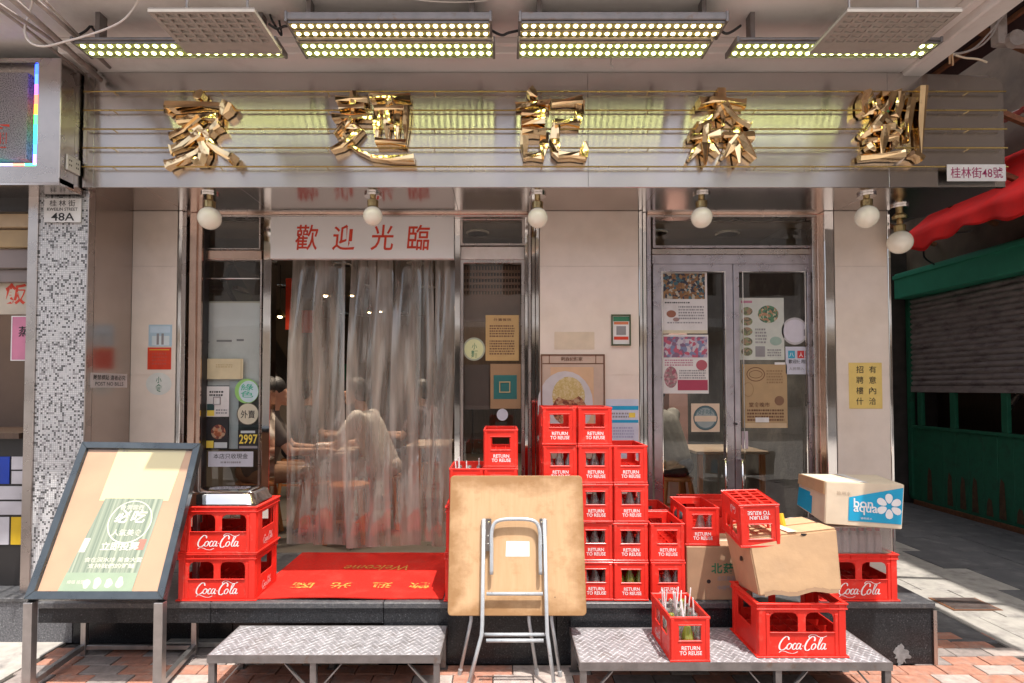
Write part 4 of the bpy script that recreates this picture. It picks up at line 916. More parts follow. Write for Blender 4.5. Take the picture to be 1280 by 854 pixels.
poster('food_leaflet', 'black leaflet with a plate of roast meat on the taped window', 'leaflet', 257.5, 523, 285.5, 561, GY, 'print_black', .001, None,
  [('d', (264, 531, 282, 549), picture('roast', [(.30,.08,.03), (.5,.2,.1), (.42,.28,.18), (.16,.04,.03)], 50)), ('r', (258, 551, 267, 560), 'print_yellow'), ('r', (268, 553, 284, 560), pm('palegrey', (.52, .55, .56)))])
sticker('green_sticker', 'round sticker with green edge and pale blue middle', 'sticker', 308.5, 489, 15, 15.5, GY, pm('stkgreen', (.30, .58, .16)), [('d', (298.5, 476, 323, 503), pm('stkblue', (.56, .68, .72))), ('t', (301, 480, 317, 497), 'beam_green', '綠\n色')])
sticker('cream_sticker', 'round cream sticker with dark lettering under the green one', 'sticker', 310, 517.5, 14, 14, GY, pm('stkdark', (.10, .085, .06)), [('d', (297, 504.5, 323, 530.5), pm('stkcream', (.62, .56, .42))), ('t', (301, 513, 319, 523), 'print_black', '外賣')])
poster('price_sticker', 'black promotion sticker with yellow numbers 2997 under the round stickers', 'sticker', 297.5, 537, 323, 562, GY, 'print_black', .001, None,
  [('t', (299, 543, 322, 555), 'print_yellow', '2997', .02), ('r', (301, 538.5, 319, 541.5), pm('palegrey', (.52, .55, .56))), ('r', (299, 557.5, 322, 560.5), 'print_grey')])
poster('cash_notice', 'white strip notice with a line of black characters at the foot of the taped window', 'notice', 260.5, 564.5, 316.5, 583.5, GY, pm('palelilac', (.60, .60, .66)), .0015, None,
  [('t', (267, 567, 310, 573.5), 'print_black', '本店只收現金', .004), ('l', (276, 576, 301, 580), 'print_grey', 1)])
# narrow window
poster('menu_sheet', 'tan printed menu sheet on the narrow window', 'menu', 607, 394, 648.5, 451, GY, pm('tanpaper', (.52, .33, .13)), .001, None,
  [('t', (617, 398, 639, 401.5), 'print_brown', '外賣餐牌', .006), ('l', (612, 406, 643, 422), 'print_brown', 5), ('l', (612, 425, 643, 444), 'print_brown', 6)])
sticker('yellow_sticker', 'round pale yellow sticker with green characters on the narrow window', 'sticker', 592.5, 436.5, 14, 14.5, GY, pm('stkgrey', (.38, .40, .30)), [('d', (580.5, 424, 604.5, 449), pm('stkyellow', (.66, .66, .36))), ('t', (590, 429, 596, 437), 'print_green', '小'), ('t', (589, 438, 597, 447), 'print_green', '麵')])
poster('teal_leaflet', 'clear sleeve holding a brown sheet with a teal square', 'leaflet', 613, 455, 651, 511, GY, pm('brownsheet', (.34, .20, .10)), .001, None, [('r', (617, 469, 646, 499), pm('teal', (.02, .14, .13))), ('f', (624, 477, 638, 491), pm('goldline', (.5, .38, .2)), .008)])
poster('lower_card', 'dark brown card covering the glass behind the teal leaflet', 'card', 577.5, 456, 612, 512, YD + .02, pm('browncard', (.13, .085, .07)), .001)
sticker('small_disc', 'small pale disc stuck below the teal leaflet', 'sticker', 628, 518.5, 7, 7.5, GY, pm('palelilac', (.60, .60, .66)))
# middle pier
poster('blank_patch', 'faded cream patch on the middle pier above the framed noodle poster', 'patch', 693, 415, 743, 437, PY, pm('patch', (.68, .55, .41)), .0006)
poster('payment_card', 'small green framed card with red bands on the middle pier', 'card', 763.5, 393.5, 788, 432.5, PY, 'paper', .012, None,
  [('r', (766, 396, 786, 402), 'print_green'), ('r', (767, 402.5, 785, 406), pm('orangeband', (.60, .18, .08))), ('r', (767, 421, 785, 425), 'print_red'), ('r', (770, 408, 782, 419), 'print_grey'), ('f', (763.5, 393.5, 788, 432.5), mat('bronze_green', (.06, .075, .03), .4), .011)])
np2 = poster('noodle_poster', 'large brown framed poster of a noodle dish standing behind the tall crate stacks', 'poster', 676, 443, 756, 585, PY, pm('poster', (.55, .40, .31)), .006, None,
  [('f', (676, 443, 756, 585), 'print_brown', .009), ('r', (678, 454, 754, 455.4), 'print_brown'), ('r', (686, 444, 687, 454), 'print_brown'), ('r', (744, 444, 745, 454), 'print_brown'), ('t', (701, 446.5, 728, 451.5), 'print_brown', '劉森記麵家', .012),
   ('r', (688, 459, 742, 560), pm('warmwood', (.66, .42, .25))), ('d', (672.0, 464, 741, 545), pm('plate', (.62, .55, .53))), ('d', (690, 471, 731, 520), picture('noodles', [(.56,.42,.16), (.62,.48,.22), (.66,.55,.34), (.50,.34,.10)], 95, 2.0)),
   ('d', (690, 492, 733, 532), picture('meat', [(.30,.10,.05), (.46,.20,.10), (.52,.32,.2), (.18,.05,.03)], 60, 4.0)), ('d', (693, 473, 727, 500), picture('noodles2', [(.60,.46,.20), (.66,.52,.28), (.55,.40,.14)], 110, 5.0))])
poster('blue_notice', 'white notice with two blue bands behind the crate stack beside the glass doors', 'notice', 757.5, 499, 798, 572, PY, pm('paleblue2', (.60, .62, .72)), .0012, None,
  [('r', (757.5, 507.5, 798, 512.5), 'cyan'), ('r', (757.5, 525, 798, 528.5), 'cyan'), ('l', (762, 515, 788, 523), 'print_grey', 2), ('r', (786, 516, 794, 522), 'print_yellow'), ('l', (763, 533, 792, 548), pm('lilacline', (.4, .4, .56)), 4)])
# glass doors
poster('photo_poster', 'upper poster with a crowded photograph on the first glass door', 'poster', 826.5, 340, 884, 417, GY, 'paper', .001, None,
  [('r', (829, 342, 881, 374), picture('crowd', [(.22,.10,.04), (.05,.12,.15), (.45,.40,.32), (.30,.16,.06), (.03,.03,.05)], 55, 1.0)), ('l', (831, 377, 862, 380), 'print_black', 1), ('d', (833, 388, 845, 397), pm('dish', (.32, .12, .07))), ('d', (841, 397, 849, 402), pm('dish2', (.35, .22, .2))), ('l', (848, 382, 880, 400), 'print_grey', 5), ('l', (834, 402, 878, 405), 'print_grey', 1), ('r', (827, 413, 884, 417), pm('creamband', (.66, .58, .42)))])
poster('pink_poster', 'lower poster with purple pictures and a crimson band on the first glass door', 'poster', 827.5, 418.5, 885.5, 492, GY, 'paper', .001, None,
  [('r', (829.5, 421, 884, 447), picture('street', [(.22,.12,.20), (.45,.35,.45), (.50,.10,.16), (.20,.22,.36), (.55,.5,.55)], 45, 3.0)), ('d', (870, 450, 884, 463), pm('rose', (.45, .10, .13))), ('d', (830, 458, 847, 485), picture('bowls', [(.35,.10,.14), (.55,.3,.32), (.3,.2,.2)], 60, 6.0)), ('l', (831, 449, 866, 458), pm('roseline', (.5, .2, .28)), 3), ('l', (849, 462, 882, 474), 'print_grey', 4), ('r', (847, 475, 884.5, 488), pm('crimson', (.42, .05, .10)))])
poster('round_logo_card', 'cream card with a round blue green emblem on the first glass door', 'card', 864, 504.5, 899.5, 540, GY, pm('beigecard', (.68, .52, .38)), .001, None,
  [('d', (866.5, 507, 897, 538), pm('slate', (.10, .17, .19))), ('d', (869.5, 510, 894, 535), pm('slatelight', (.30, .34, .33))), ('r', (868, 520, 896, 527), pm('beigecard', (.68, .52, .38))), ('t', (872, 511.5, 891, 518.5), pm('slate', (.10, .17, .19)), '好味', .01), ('o', (866.5, 507, 897, 538), pm('slate2', (.06, .10, .11)), .008)])
poster('dish_menu', 'pale green menu with small dishes down its edge on the second glass door', 'menu', 924.5, 372.5, 980, 450, GY, pm('palegreen2', (.58, .59, .53)), .001, None,
  [('d', (947, 382, 973, 404), picture('bowl', [(.10,.22,.12), (.42,.22,.12), (.5,.45,.3), (.05,.12,.08)], 60, 7.0)), ('r', (926, 376, 940, 379), pm('roseline', (.5, .2, .28)))] +
  [('d', (926.5, 384 + 12.6*k, 940.5, 394.5 + 12.6*k), picture('dish%d' % k, [(.14,.14,.09), (.34,.22,.14), (.24,.28,.14)], 70, 8.0 + k)) for k in range(5)] +
  [('l', (944, 410, 958, 430), 'print_grey', 5), ('d', (962, 421, 977, 432), pm('mint', (.32, .42, .36))), ('r', (944, 433, 956, 446), 'print_grey'), ('l', (959, 436, 976, 446), 'print_grey', 3)])
poster('brown_menu', 'brown kraft menu taped below the pale green one on the second glass door', 'menu', 928, 455.5, 984, 535, GY, pm('kraft', (.44, .29, .15)), .001, None,
  [('o', (933, 459, 956, 477), 'print_brown', .006), ('o', (936, 463, 953, 473), 'print_brown', .004), ('o', (928.5, 478, 942, 496), pm('kraft2', (.3, .18, .09)), .004), ('d', (968, 495, 980, 507), pm('kraft3', (.22, .11, .06))), ('l', (958, 462, 978, 480), pm('kraft2', (.3, .18, .09)), 5), ('t', (936, 503, 962, 509), 'print_brown', '堂食晚市', .01), ('l', (934, 511, 980, 527), 'print_brown', 4), ('r', (944, 522, 961, 528), 'paper'), ('r', (968, 453, 981, 456), 'paper'), ('r', (929, 529, 983, 535), pm('kraftlight', (.58, .42, .26)))])
sticker('blank_disc', 'blank white disc on the second glass door beside the menus', 'sticker', 993.5, 414, 16.5, 17, GY, pm('discrim', (.50, .47, .48)), [('d', (979, 399.5, 1008, 428.5), pm('disc', (.64, .60, .66))), ('r', (1004.5, 412, 1008, 420), 'print_grey')])
poster('payment_sticker', 'white payment sticker with one blue and one red icon below the blank disc', 'sticker', 982, 433.5, 1009, 468, GY, pm('paylilac', (.58, .57, .66)), .001, None,
  [('r', (985, 438.5, 993.5, 448), pm('payblue', (.05, .34, .50))), ('r', (996.5, 438.5, 1005, 448), pm('payred', (.62, .05, .05))), ('t', (986.5, 441, 992, 446), 'print_white', '八', .01), ('t', (998.5, 440.5, 1003.5, 446.5), 'print_white', '人', .01), ('t', (985.5, 449.5, 1005.5, 454.5), 'print_black', '歡迎使用', .008), ('t', (986, 459, 1005, 463), 'print_grey', '人民幣入', .006)])
poster('pink_slip', 'pale pink paper slip taped to the edge of the second glass door', 'slip', 927, 539, 935, 561, GY, pm('pinkslip', (.60, .48, .52)), .001)
# yellow hiring notice on the end pier
yn = poster('hiring_notice', 'yellow hiring notice with two columns of black characters on the end pier', 'notice', 1061, 453.5, 1102.5, 511, PY, pm('noticeyellow', (.78, .56, .17)), .0015)
for col_, x_ in (('招聘樓什', 1070), ('有意內洽', 1086)):
    for j, ch in enumerate(col_):
        e0, e1, f0, f1 = RC(x_, 457.5 + 13.2*j, x_ + 9, 466.5 + 13.2*j, PY)
        MB().text(ch, (e0, PY - .0025, f0), X3, Z3, e1-e0, f1-f0, offset=.006).build('character', 'print_black', yn, fix=False)
# ================================================================== red bottle crates
def script_logo(o, u, v, w, h, m, par, name='logo'):
    """flowing white script on the crate: strokes as tapered ribbons in a 3.4 x 1.35 field"""
    S_ = [
     ([(.66,.74),(.62,.93),(.46,.98),(.26,.80),(.10,.48),(.09,.18),(.22,.04),(.42,.10),(.56,.26)], .085),
     ([(.10,-.14),(.22,-.04),(.45,-.05),(.75,-.17),(1.05,-.20),(1.32,-.08)], .055),
     ([(.72,.50),(.60,.36),(.58,.16),(.68,.08),(.82,.20),(.86,.40),(.76,.51),(.70,.44)], .07),
     ([(.88,.46),(.96,.40)], .04),
     ([(1.16,.44),(1.08,.52),(.97,.36),(.95,.16),(1.04,.07),(1.18,.18)], .07),
     ([(1.42,.46),(1.32,.51),(1.21,.34),(1.20,.14),(1.28,.08),(1.40,.24),(1.48,.50)], .065),
     ([(1.48,.50),(1.43,.22),(1.46,.08),(1.56,.16)], .065),
     ([(1.56,.30),(1.66,.34)], .06),
     ([(2.34,.66),(2.36,.86),(2.24,.99),(2.06,.90),(1.86,.62),(1.76,.30),(1.80,.06),(1.94,.00),(2.10,.12)], .09),
     ([(2.02,.88),(1.94,.98),(2.10,1.12),(2.36,1.10),(2.62,.96),(2.86,.92),(3.12,1.04)], .055),
     ([(2.32,.48),(2.20,.34),(2.18,.14),(2.28,.07),(2.41,.19),(2.45,.38),(2.36,.49),(2.30,.42)], .07),
     ([(2.55,.20),(2.70,.50),(2.84,.82),(2.82,.93),(2.72,.84),(2.64,.50),(2.60,.20),(2.66,.07),(2.78,.16)], .06),
     ([(3.02,.46),(2.92,.51),(2.82,.34),(2.80,.14),(2.88,.08),(3.00,.24),(3.08,.50)], .065),
     ([(3.08,.50),(3.03,.22),(3.06,.08),(3.18,.16)], .065)]
    o, u, v = Vector(o), Vector(u).normalized(), Vector(v).normalized(); mb = MB(); nn = u.cross(v) * .0006
    for pts, wd in S_:
        q = smooth_path([(a + .10*b, b, 0) for a, b in pts], 5); n = len(q); b0 = len(mb.v)
        for i, p in enumerate(q):
            t = (q[min(i+1, n-1)] - q[max(i-1, 0)]).normalized(); nr = Vector((-t.y, t.x, 0))
            k = wd * (.35 + .65*abs(t.y)) * (1 if 0 < i < n-1 else .5) * .62
            for sg_ in (1, -1):
                e = p + nr * k * sg_; mb.v.append(o + u * (e.x / 3.4 * w) + v * ((e.y + .2) / 1.35 * h) + nn)
        for i in range(n - 1): mb.f.append((b0+2*i, b0+2*i+1, b0+2*i+3, b0+2*i+2))
    return mb.build(name, m, par, fix=False)
SW, SD, SH = .188, .322, .2125
def small_crate_proto():
    t = thing('bottle_crate', 'x', 'crate', (0, 0, 0)); w, d, h, th = SW/2, SD/2, SH, .006
    xs_ = [-w, -w*.56, w*.56, w]; zs_ = [0.004, h*.475, h*.80, h]
    b = MB()
    b.cells(xs_, zs_, {(1, 1)}, lambda u, v, q: (u, q, v), -d, -d + th)
    b.cells(xs_, zs_, {(1, 1)}, lambda u, v, q: (u, q, v), d - th, d)
    ys_ = [-d + th + .0003, -d*.62, -d*.08, d*.08, d*.62, d - th - .0003]
    for s_ in (-1, 1): b.cells(ys_, zs_, {(1, 1), (3, 1)}, lambda u, v, q: (s_*q, u, v), w - th, w)
    b.build('shell', 'red', t, bevel=.0015)
    r = MB()
    for z0, z1, o in ((h - .010, h + .001, .0035), (0, .010, .003), (h*.475 - .006, h*.475 - .001, .003), (h*.80 + .001, h*.80 + .007, .0025)):
        full = z0 < .01 or z0 > h*.9
        k = 1 if full else .62
        r.box(-w*k - (o if full else 0), w*k + (o if full else 0), -d - o, -d - .0002, z0, z1)
        r.box(-w*k - (o if full else 0), w*k + (o if full else 0), d + .0002, d + o, z0, z1)
        if full:
            for s_ in (-1, 1): r.box(s_*(w + .0002), s_*(w + o), -d, d, z0, z1)
    for s_ in (-1, 1):
        for e_ in (-1, 1): r.box(s_*w*.80, s_*w*.97, e_*(d + .0002), e_*(d + .003), .0105, h - .0105)
        for yy in (-d*.97, -.0065, d*.97 - .013): r.box(s_*(w + .0002), s_*(w + .003), yy, yy + .013, .0105, h - .0105)
    r.build('rim', 'red', t, bevel=.0012)
    g = MB()
    for i in (1, 2): g.box(-w + th + (2*w-2*th)*i/3 - .0015, -w + th + (2*w-2*th)*i/3 + .0015, -d + th + .002, d - th - .002, .006, h*.42)
    for j in range(1, 5): g.box(-w + th + .001, w - th - .001, -d + (2*d)*j/5 - .0014, -d + (2*d)*j/5 + .0014, .0065, h*.415)
    ex = [-w + th + .001]; ey = [-d + th + .001]
    for i in range(3): ex += [-w + th + .006 + (2*w-2*th-.012)*(i+.12)/3, -w + th + .006 + (2*w-2*th-.012)*(i+.88)/3]
    for j in range(5): ey += [-d + th + .006 + (2*d-2*th-.012)*(j+.12)/5, -d + th + .006 + (2*d-2*th-.012)*(j+.88)/5]
    ex.append(w - th - .001); ey.append(d - th - .001)
    g.cells(ex, ey, {(2*i+1, 2*j+1) for i in range(3) for j in range(5)}, lambda u, v, q: (u, v, q), .0005, .0055)
    g.build('bottle_divider', 'red', t)
    l = MB().text('RETURN\nTO REUSE', (-w*.54, -d - .0007, h*.15), X3, Z3, w*1.14, h*.20, offset=.014, line=.9)
    l.build('lettering', 'print_white', t, fix=False)
    script_logo((-w - .0008, d*.60, h*.10), (0, -1, 0), Z3, .11, .05, 'print_white', t)
    script_logo((w + .0008, -d*.60, h*.10), (0, 1, 0), Z3, .11, .05, 'print_white', t)
    return t
WW, WDp, WH = .444, .33, .262
def wide_crate_proto():
    t = thing('wide_bottle_crate', 'x', 'crate', (0, 0, 0)); w, d, h, th = WW/2, WDp/2, WH, .006
    b = MB(); xs_ = [-w + .012, -w*.70, -w*.085, w*.085, w*.70, w - .012]; zs_ = [.010, h*.46, h*.82, h - .004]
    for s_ in (-1, 1): b.cells(xs_, zs_, {(1, 1), (3, 1)}, lambda u, v, q: (u, s_*q, v), d - th - .007, d - .007)
    ys_ = [-d + .014, -d*.5, d*.5, d - .014]
    for s_ in (-1, 1): b.cells(ys_, zs_, {(1, 1)}, lambda u, v, q: (s_*q, u, v), w - th - .006, w - .006)
    for s_ in (-1, 1):      # arched tops of the hand openings
        for a, c_ in ((-w*.70, -w*.085), (w*.085, w*.70)):
            for e_, sg_ in ((a, 1), (c_, -1)):
                b.prism([(e_, s_*(d - .0072), h*.82), (e_ + sg_*.026, s_*(d - .0072), h*.82), (e_ + sg_*.008, s_*(d - .0072), h*.82 - .009), (e_, s_*(d - .0072), h*.82 - .026)], (0, -s_*(th - .0004), 0))
    b.build('shell', 'red', t, bevel=.0015)
    r = MB()
    for sx in (-1, 1):
        for sy in (-1, 1):   # rounded corner posts
            r.prism([(sx*w*.985, sy*d*.70, .008), (sx*w*.985, sy*d*.88, .008), (sx*w*.95, sy*d*.985, .008), (sx*w*.80, sy*d*.985, .008), (sx*w*.80, sy*d*.90, .008), (sx*w*.90, sy*d*.70, .008)], (0, 0, h - .016))
            r.box(sx*w*.715, sx*w*.79, sy*d*.925, sy*d*.985, .008, h*.80)
    for z0, z1, o in ((h - .032, h - .026, 0.0), (h - .008, h, .002), (0, .008, .003)):
        r.cells([-w - o, -w + .018, w - .018, w + o], [-d - o, -d + .014, d - .014, d + o], {(1, 1)}, lambda u, v, q: (u, v, q), z0, z1)
    for s_ in (-1, 1):
        r.box(-w*.71, w*.71, s_*(d - .0068), s_*(d - .001), h*.46 - .003, h*.46 + .002)
        for k in range(6): r.box(-w*.97 + k*w*.388 - .002, -w*.97 + k*w*.388 + .002, s_*(d - .008), s_*(d - .0005), h - .0255, h - .0085)
    r.build('rim', 'red', t, bevel=.0018)
    g = MB(); g.box(-w + .014, w - .014, -d + .016, d - .016, .009, .014)
    for i in range(1, 6): g.box(-w + .014 + (2*w - .028)*i/6 - .0015, -w + .014 + (2*w - .028)*i/6 + .0015, -d + .016, d - .016, .0145, h*.35)
    for j in range(1, 4): g.box(-w + .0145, w - .0145, -d + .016 + (2*d - .032)*j/4 - .0014, -d + .016 + (2*d - .032)*j/4 + .0014, .015, h*.345)
    g.build('bottle_divider', 'red', t)
    script_logo((-w*.54, -d + .0065, h*.075), X3, Z3, w*1.14, h*.35, 'print_white', t)
    script_logo((w - .0055, -d*.42, h*.10), Y3, Z3, d*.84, h*.22, 'print_white', t)
    return t
sc0, wc0 = small_crate_proto(), wide_crate_proto(); used = {}
def put(proto, x, y, z, rz, label, group, rot=None):
    o = proto if proto.name not in used else copy_tree(proto); used[proto.name] = 1
    o.location = (x, y, z); o.rotation_euler = rot or (0, 0, rz); o['label'] = label; o['group'] = group
    return o
# bottles and straws
bt0 = MB().lathe([(.0, 0), (.027, 0), (.029, .006), (.029, .03), (.0265, .055), (.029, .085), (.0265, .11), (.015, .145), (.0125, .165), (.014, .170), (.014, .182), (.0105, .184), (.0105, .170)], 12).build('glass_bottle', 'bottle', smooth=True, fix=False)
bt_me = {'clear': bt0.data}; g_ = bt0.data.copy(); g_.materials.clear(); g_.materials.append(M['bottle_g']); bt_me['green'] = g_
bpy.data.objects.remove(bt0)
nbot = 0
def bottles(cr, where, cols=(0, 1, 2), rows=(0,), col='clear', z=.007, pitch=(SW - .012) / 3, py=SD / 5, y0=-SD/2 + .036):
    mw = Matrix.LocRotScale(cr.location, cr.rotation_euler.to_quaternion(), None)
    for r_ in rows:
        for c_ in cols:
            o = bpy.data.objects.new('glass_bottle', bt_me[col if not isinstance(col, list) else col[(r_ + c_) % len(col)]]); C.objects.link(o)
            o.location = mw @ Vector(((c_ - 1) * pitch, y0 + r_ * py, z)); o.rotation_euler = cr.rotation_euler; o.rotation_euler.z += R.uniform(0, 3)
            o['label'] = ['left', 'middle', 'right'][c_] + ' bottle' + ('' if len(rows) < 2 else ' in the ' + ['front', 'second', 'third', 'fourth', 'back'][r_] + ' row') + ' of ' + where; o['category'] = 'bottle'; o['group'] = 'empty glass bottles in the small crates'
CY = 3.25 + SD/2     # centre line of the stacks so that their fronts stand at 3.25
pitch = .2165
A_, B_, C_, D_ = [P((a + b)/2, 620, 3.25).x for a, b in ((678.5, 721), (723.5, 765.5), (767, 809.5), (812.5, 856))]
order = ['lowest', 'second', 'third', 'fourth', 'top']
stk = [('behind the folding table', A_, 5), ('at the folding table edge', B_, 5), ('third from the table', C_, 4), ('nearest the brown carton', D_, 2)]
for w_, x, n in stk:
    for k in range(n):
        lv = ['bottom', 'second', 'third', 'fourth', 'fifth'][k] if k < n - 1 else 'topmost'
        jx = R.uniform(-.002, .002); jy = R.uniform(-.004, .004)
        c_ = put(sc0, x + jx, CY + jy, FLOOR + .0035 + k * pitch, R.uniform(-.012, .012), lv + ' small red crate of the stack ' + w_, 'small red bottle crates')
        if k < n - 1 or w_.startswith('third') and False:
            gcol = 'green' if (w_.startswith('third') and k == 0) else 'clear'
            bottles(c_, 'the ' + lv + ' crate of the stack ' + w_, col=gcol, rows=(0,) if k < n-1 else (0,))
# red dividers standing up inside the open tops
# crates behind the folding table
wx = P(604, 620, 3.24).x + .005
wb1 = put(wc0, wx, 3.245 + WDp/2, FLOOR, 0, 'lowest wide red crate hidden mostly by the folding table', 'wide red bottle crates')
wb2 = put(wc0, wx + .003, 3.247 + WDp/2, FLOOR + WH + .001, 0.01, 'wide red crate second from the platform behind the folding table', 'wide red bottle crates')
z2 = FLOOR + 2*(WH + .001)
xs1, xs2 = P(583, 600, 3.25).x, P(625, 570, 3.25).x
s1 = put(sc0, xs1, CY, z2, 0, 'open small red crate with straws just over the upper edge of the folding table', 'small red bottle crates')
s2 = put(sc0, xs2 + .004, CY, z2, 0, 'small red crate mostly hidden by the upper edge of the folding table', 'small red bottle crates')
s3 = put(sc0, xs2 + .004, CY, z2 + pitch, 0, 'single empty small red crate standing above the folding table', 'small red bottle crates')
def straws(cr, n, where, spread=1.0, H0=.15, L=.2):
    mw = Matrix.LocRotScale(cr.location, cr.rotation_euler.to_quaternion(), None)
    for i in range(n):
        x = (R.choice([0, 1, 2]) - 1) * (SW - .012)/3; y = -SD/2 + .036 + R.choice([0, 1, 2, 3]) * SD/5
        a = mw @ Vector((x, y, .05)); dx, dy = R.uniform(-.02, .02), R.uniform(-.02, .02); b = mw @ Vector((x + dx*spread, y + dy*spread, .05 + L))
        m = MB().tube([a, (a+b)/2, b], .0034, 6).build('drinking_straw', 'straw', label='white straw leaning %s, %s row %s' % ('left' if dx < -.007 else ('right' if dx > .007 else 'a little'), ['front', 'second', 'third', 'fourth'][round((y + SD/2 - .036)/(SD/5))], where), cat='straw', group='drinking straws left in the bottles', smooth=False)
bottles(s1, 'the open crate behind the table edge', rows=(0, 1, 2, 3, 4)); straws(s1, 6, 'of the open crate behind the folding table')
# crates and carton right of the stacks
bk = put(sc0, P(822, 650, 3.60).x, 3.62 + SD/2, FLOOR + .001, 0, 'lower small red crate in the shade behind the shortest stack', 'small red bottle crates')
bk2 = put(sc0, P(822, 650, 3.60).x, 3.62 + SD/2, FLOOR + .001 + pitch, 0, 'upper small red crate in the shade behind the shortest stack', 'small red bottle crates')
wr = put(wc0, P(872, 650, 3.75).x, 3.78, FLOOR, .04, 'wide red crate in the shade against the first glass door', 'wide red bottle crates')
wr2 = put(sc0, P(880, 640, 3.75).x, 3.70, FLOOR + WH + .02, math.pi/2, 'small red crate turned sideways against the first glass door', 'small red bottle crates')
# dark plastic bag slumped over them
bag = MB(); c0 = P(848, 642, 3.62)
for dx, dy, dz, r in ((0, 0, 0, .06), (.02, .03, .05, .05), (-.035, -.01, -.04, .045), (.03, .01, -.05, .05)): bag.sphere(c0 + Vector((dx, dy, dz)), r, 18, 12)
bag.mapped(lambda v: v + mnoise.noise_vector(v * 22) * .022 + mnoise.noise_vector(v * 7) * .02)
bg_ = bag.build('plastic_bag', mat('black_plastic', (.02, .02, .022), .25, 0, .2, 30, .2, 60), label='crumpled black plastic bag stuffed between the crates by the glass door', cat='bag')
rm = bg_.modifiers.new('r', 'REMESH'); rm.mode = 'VOXEL'; rm.voxel_size = .007
def quadbox(name, m, par, front, yf, back=None, yb=None, b=.003):
    """carton from its four front corners (lower left, lower right, upper right, upper left) and back corners"""
    f = [P(x, y, yy) for (x, y), yy in zip(front, yf)]; k = [P(x, y, yy) for (x, y), yy in zip(back, yb)]
    return MB().hexa([f[0], f[1], k[1], k[0], f[3], f[2], k[2], k[3]]), f, k
# upright brown carton
x0, x1 = P(858.5, 700, 3.26).x, P(941, 700, 3.26).x; zt2 = P(880, 683.5, 3.26).z
bc = thing('carton', 'brown carton with green and dark characters under the tilted small crate', 'carton', ((x0+x1)/2, 3.26, FLOOR + .001), 'cardboard cartons')
MB().box(x0, x1, 3.262, 3.56, FLOOR + .001, zt2).build('box', 'card_dark', bc, bevel=.004)
MB().box(x0 + .003, x1 - .003, 3.262 + .12, 3.262 + .18, zt2 + .0003, zt2 + .0012).build('tape', 'card_pale', bc)
for s_, pa, pb, m_ in (('北', (889, 704), (903, 717), 'print_green'), ('菇', (904, 704), (917, 717), 'print_green')):
    e0, e1, f0, f1 = RC(pa[0], pa[1], pb[0], pb[1], 3.2612); MB().text(s_, (e0, 3.2612, f0), X3, Z3, e1-e0, f1-f0, offset=.03).build('character', m_, bc, fix=False)
for s_, a, b, c_, d in (('出口貨品', 897, 720, 919, 726), ('中國製造', 897, 732, 921, 738)):
    e0, e1, f0, f1 = RC(a, b, c_, d, 3.2612); MB().text(s_, (e0, 3.2612, f0), X3, Z3, e1-e0, f1-f0, offset=.012).build('lettering', 'print_grey', bc, fix=False)
MB().prism([P(886 + 2.6*math.cos(k), 727 + 2.6*math.sin(k), 3.2608) for k in [q*.63 for q in range(10)]], (0, .001, 0)).build('hand_hole', 'print_black', bc)
tc = put(sc0, P(879, 660, 3.27).x - .0, 3.27 + SD/2, zt2 + .0035, -.03, 'small red crate sitting on the brown carton', 'small red bottle crates')
bottles(tc, 'the crate on the brown carton', cols=(1, 2))
# open crate with bottles and straws on the bench
fx = P(862, 800, 2.79).x
oc = put(sc0, fx, 2.79 + SD/2, BENCH + .0015, .015, 'open small red crate of straws and bottles alone on the tread plate bench', 'small red bottle crates')
bottles(oc, 'the open crate on the bench', rows=(0, 1, 2, 3, 4), col=['clear', 'green', 'clear', 'clear', 'clear'])
straws(oc, 13, 'of the open crate on the bench', 1.6, L=.22)
# big wide crate on the bench with carton and tilted crate
wx = (P(947, 790, 2.83).x + P(1060, 790, 2.83).x)/2
w1 = put(wc0, wx, 2.83 + WDp/2, BENCH + .0015, 0, 'wide red crate carrying the big plain carton on the bench', 'wide red bottle crates')
tp = BENCH + .0015 + WH
mb, f, k = quadbox('box', 'card', None, [(949.5, 758), (1052.5, 750.5), (1046, 674), (935.5, 686)], [2.84, 2.80, 2.83, 2.88], [(921, 742), (1030, 735), (1003, 659), (905, 670)], [3.19, 3.15, 3.17, 3.20])
dz = max(0, tp + .002 - min(v.z for v in mb.v)); 
for v in mb.v: v.z += dz * .6
bx = thing('carton', 'big plain tan carton tilted on the wide crate of the bench', 'carton', (wx, 3.0, tp), 'cardboard cartons')
mb.build('box', 'card', bx, bevel=.006, seg=2)
fl_, fr_, tl, tr = f[0], f[1], f[3], f[2]
def onface(u, v, off=-.0025): 
    a = fl_.lerp(fr_, u); b = tl.lerp(tr, u); p = a.lerp(b, v); return p + Vector((0, off, dz*.6))
for u, v in ((.32, .985), (.63, .985)):
    MB().prism([onface(u, v) + Vector((.015*math.cos(q*.52), 0, .012*min(0, math.sin(q*.52)))) for q in range(12)], (0, .002, 0)).build('hand_hole', 'print_black', bx)
lf0, lf1, lf2, lf3 = k[0], f[0], f[3], k[3]
pc = lf0.lerp(lf1, .52).lerp(lf3.lerp(lf2, .52), .55) + Vector((-.004, -.001, dz*.6)); axd = (lf1 - lf0).normalized()
MB().prism([pc + axd * .018 * math.cos(q*.52) + Vector((0, 0, .013*math.sin(q*.52))) for q in range(12)], (.004, .001, 0)).build('hand_hole', 'print_black', bx)
MB().quad(*[p.lerp(q_, s_) + Vector((0, 0, dz*.6 + .0102)) for p, q_, s_ in ((f[3], f[2], .46), (f[3], f[2], .56), (k[3], k[2], .56), (k[3], k[2], .46))]).build('tape', 'card_pale', bx)
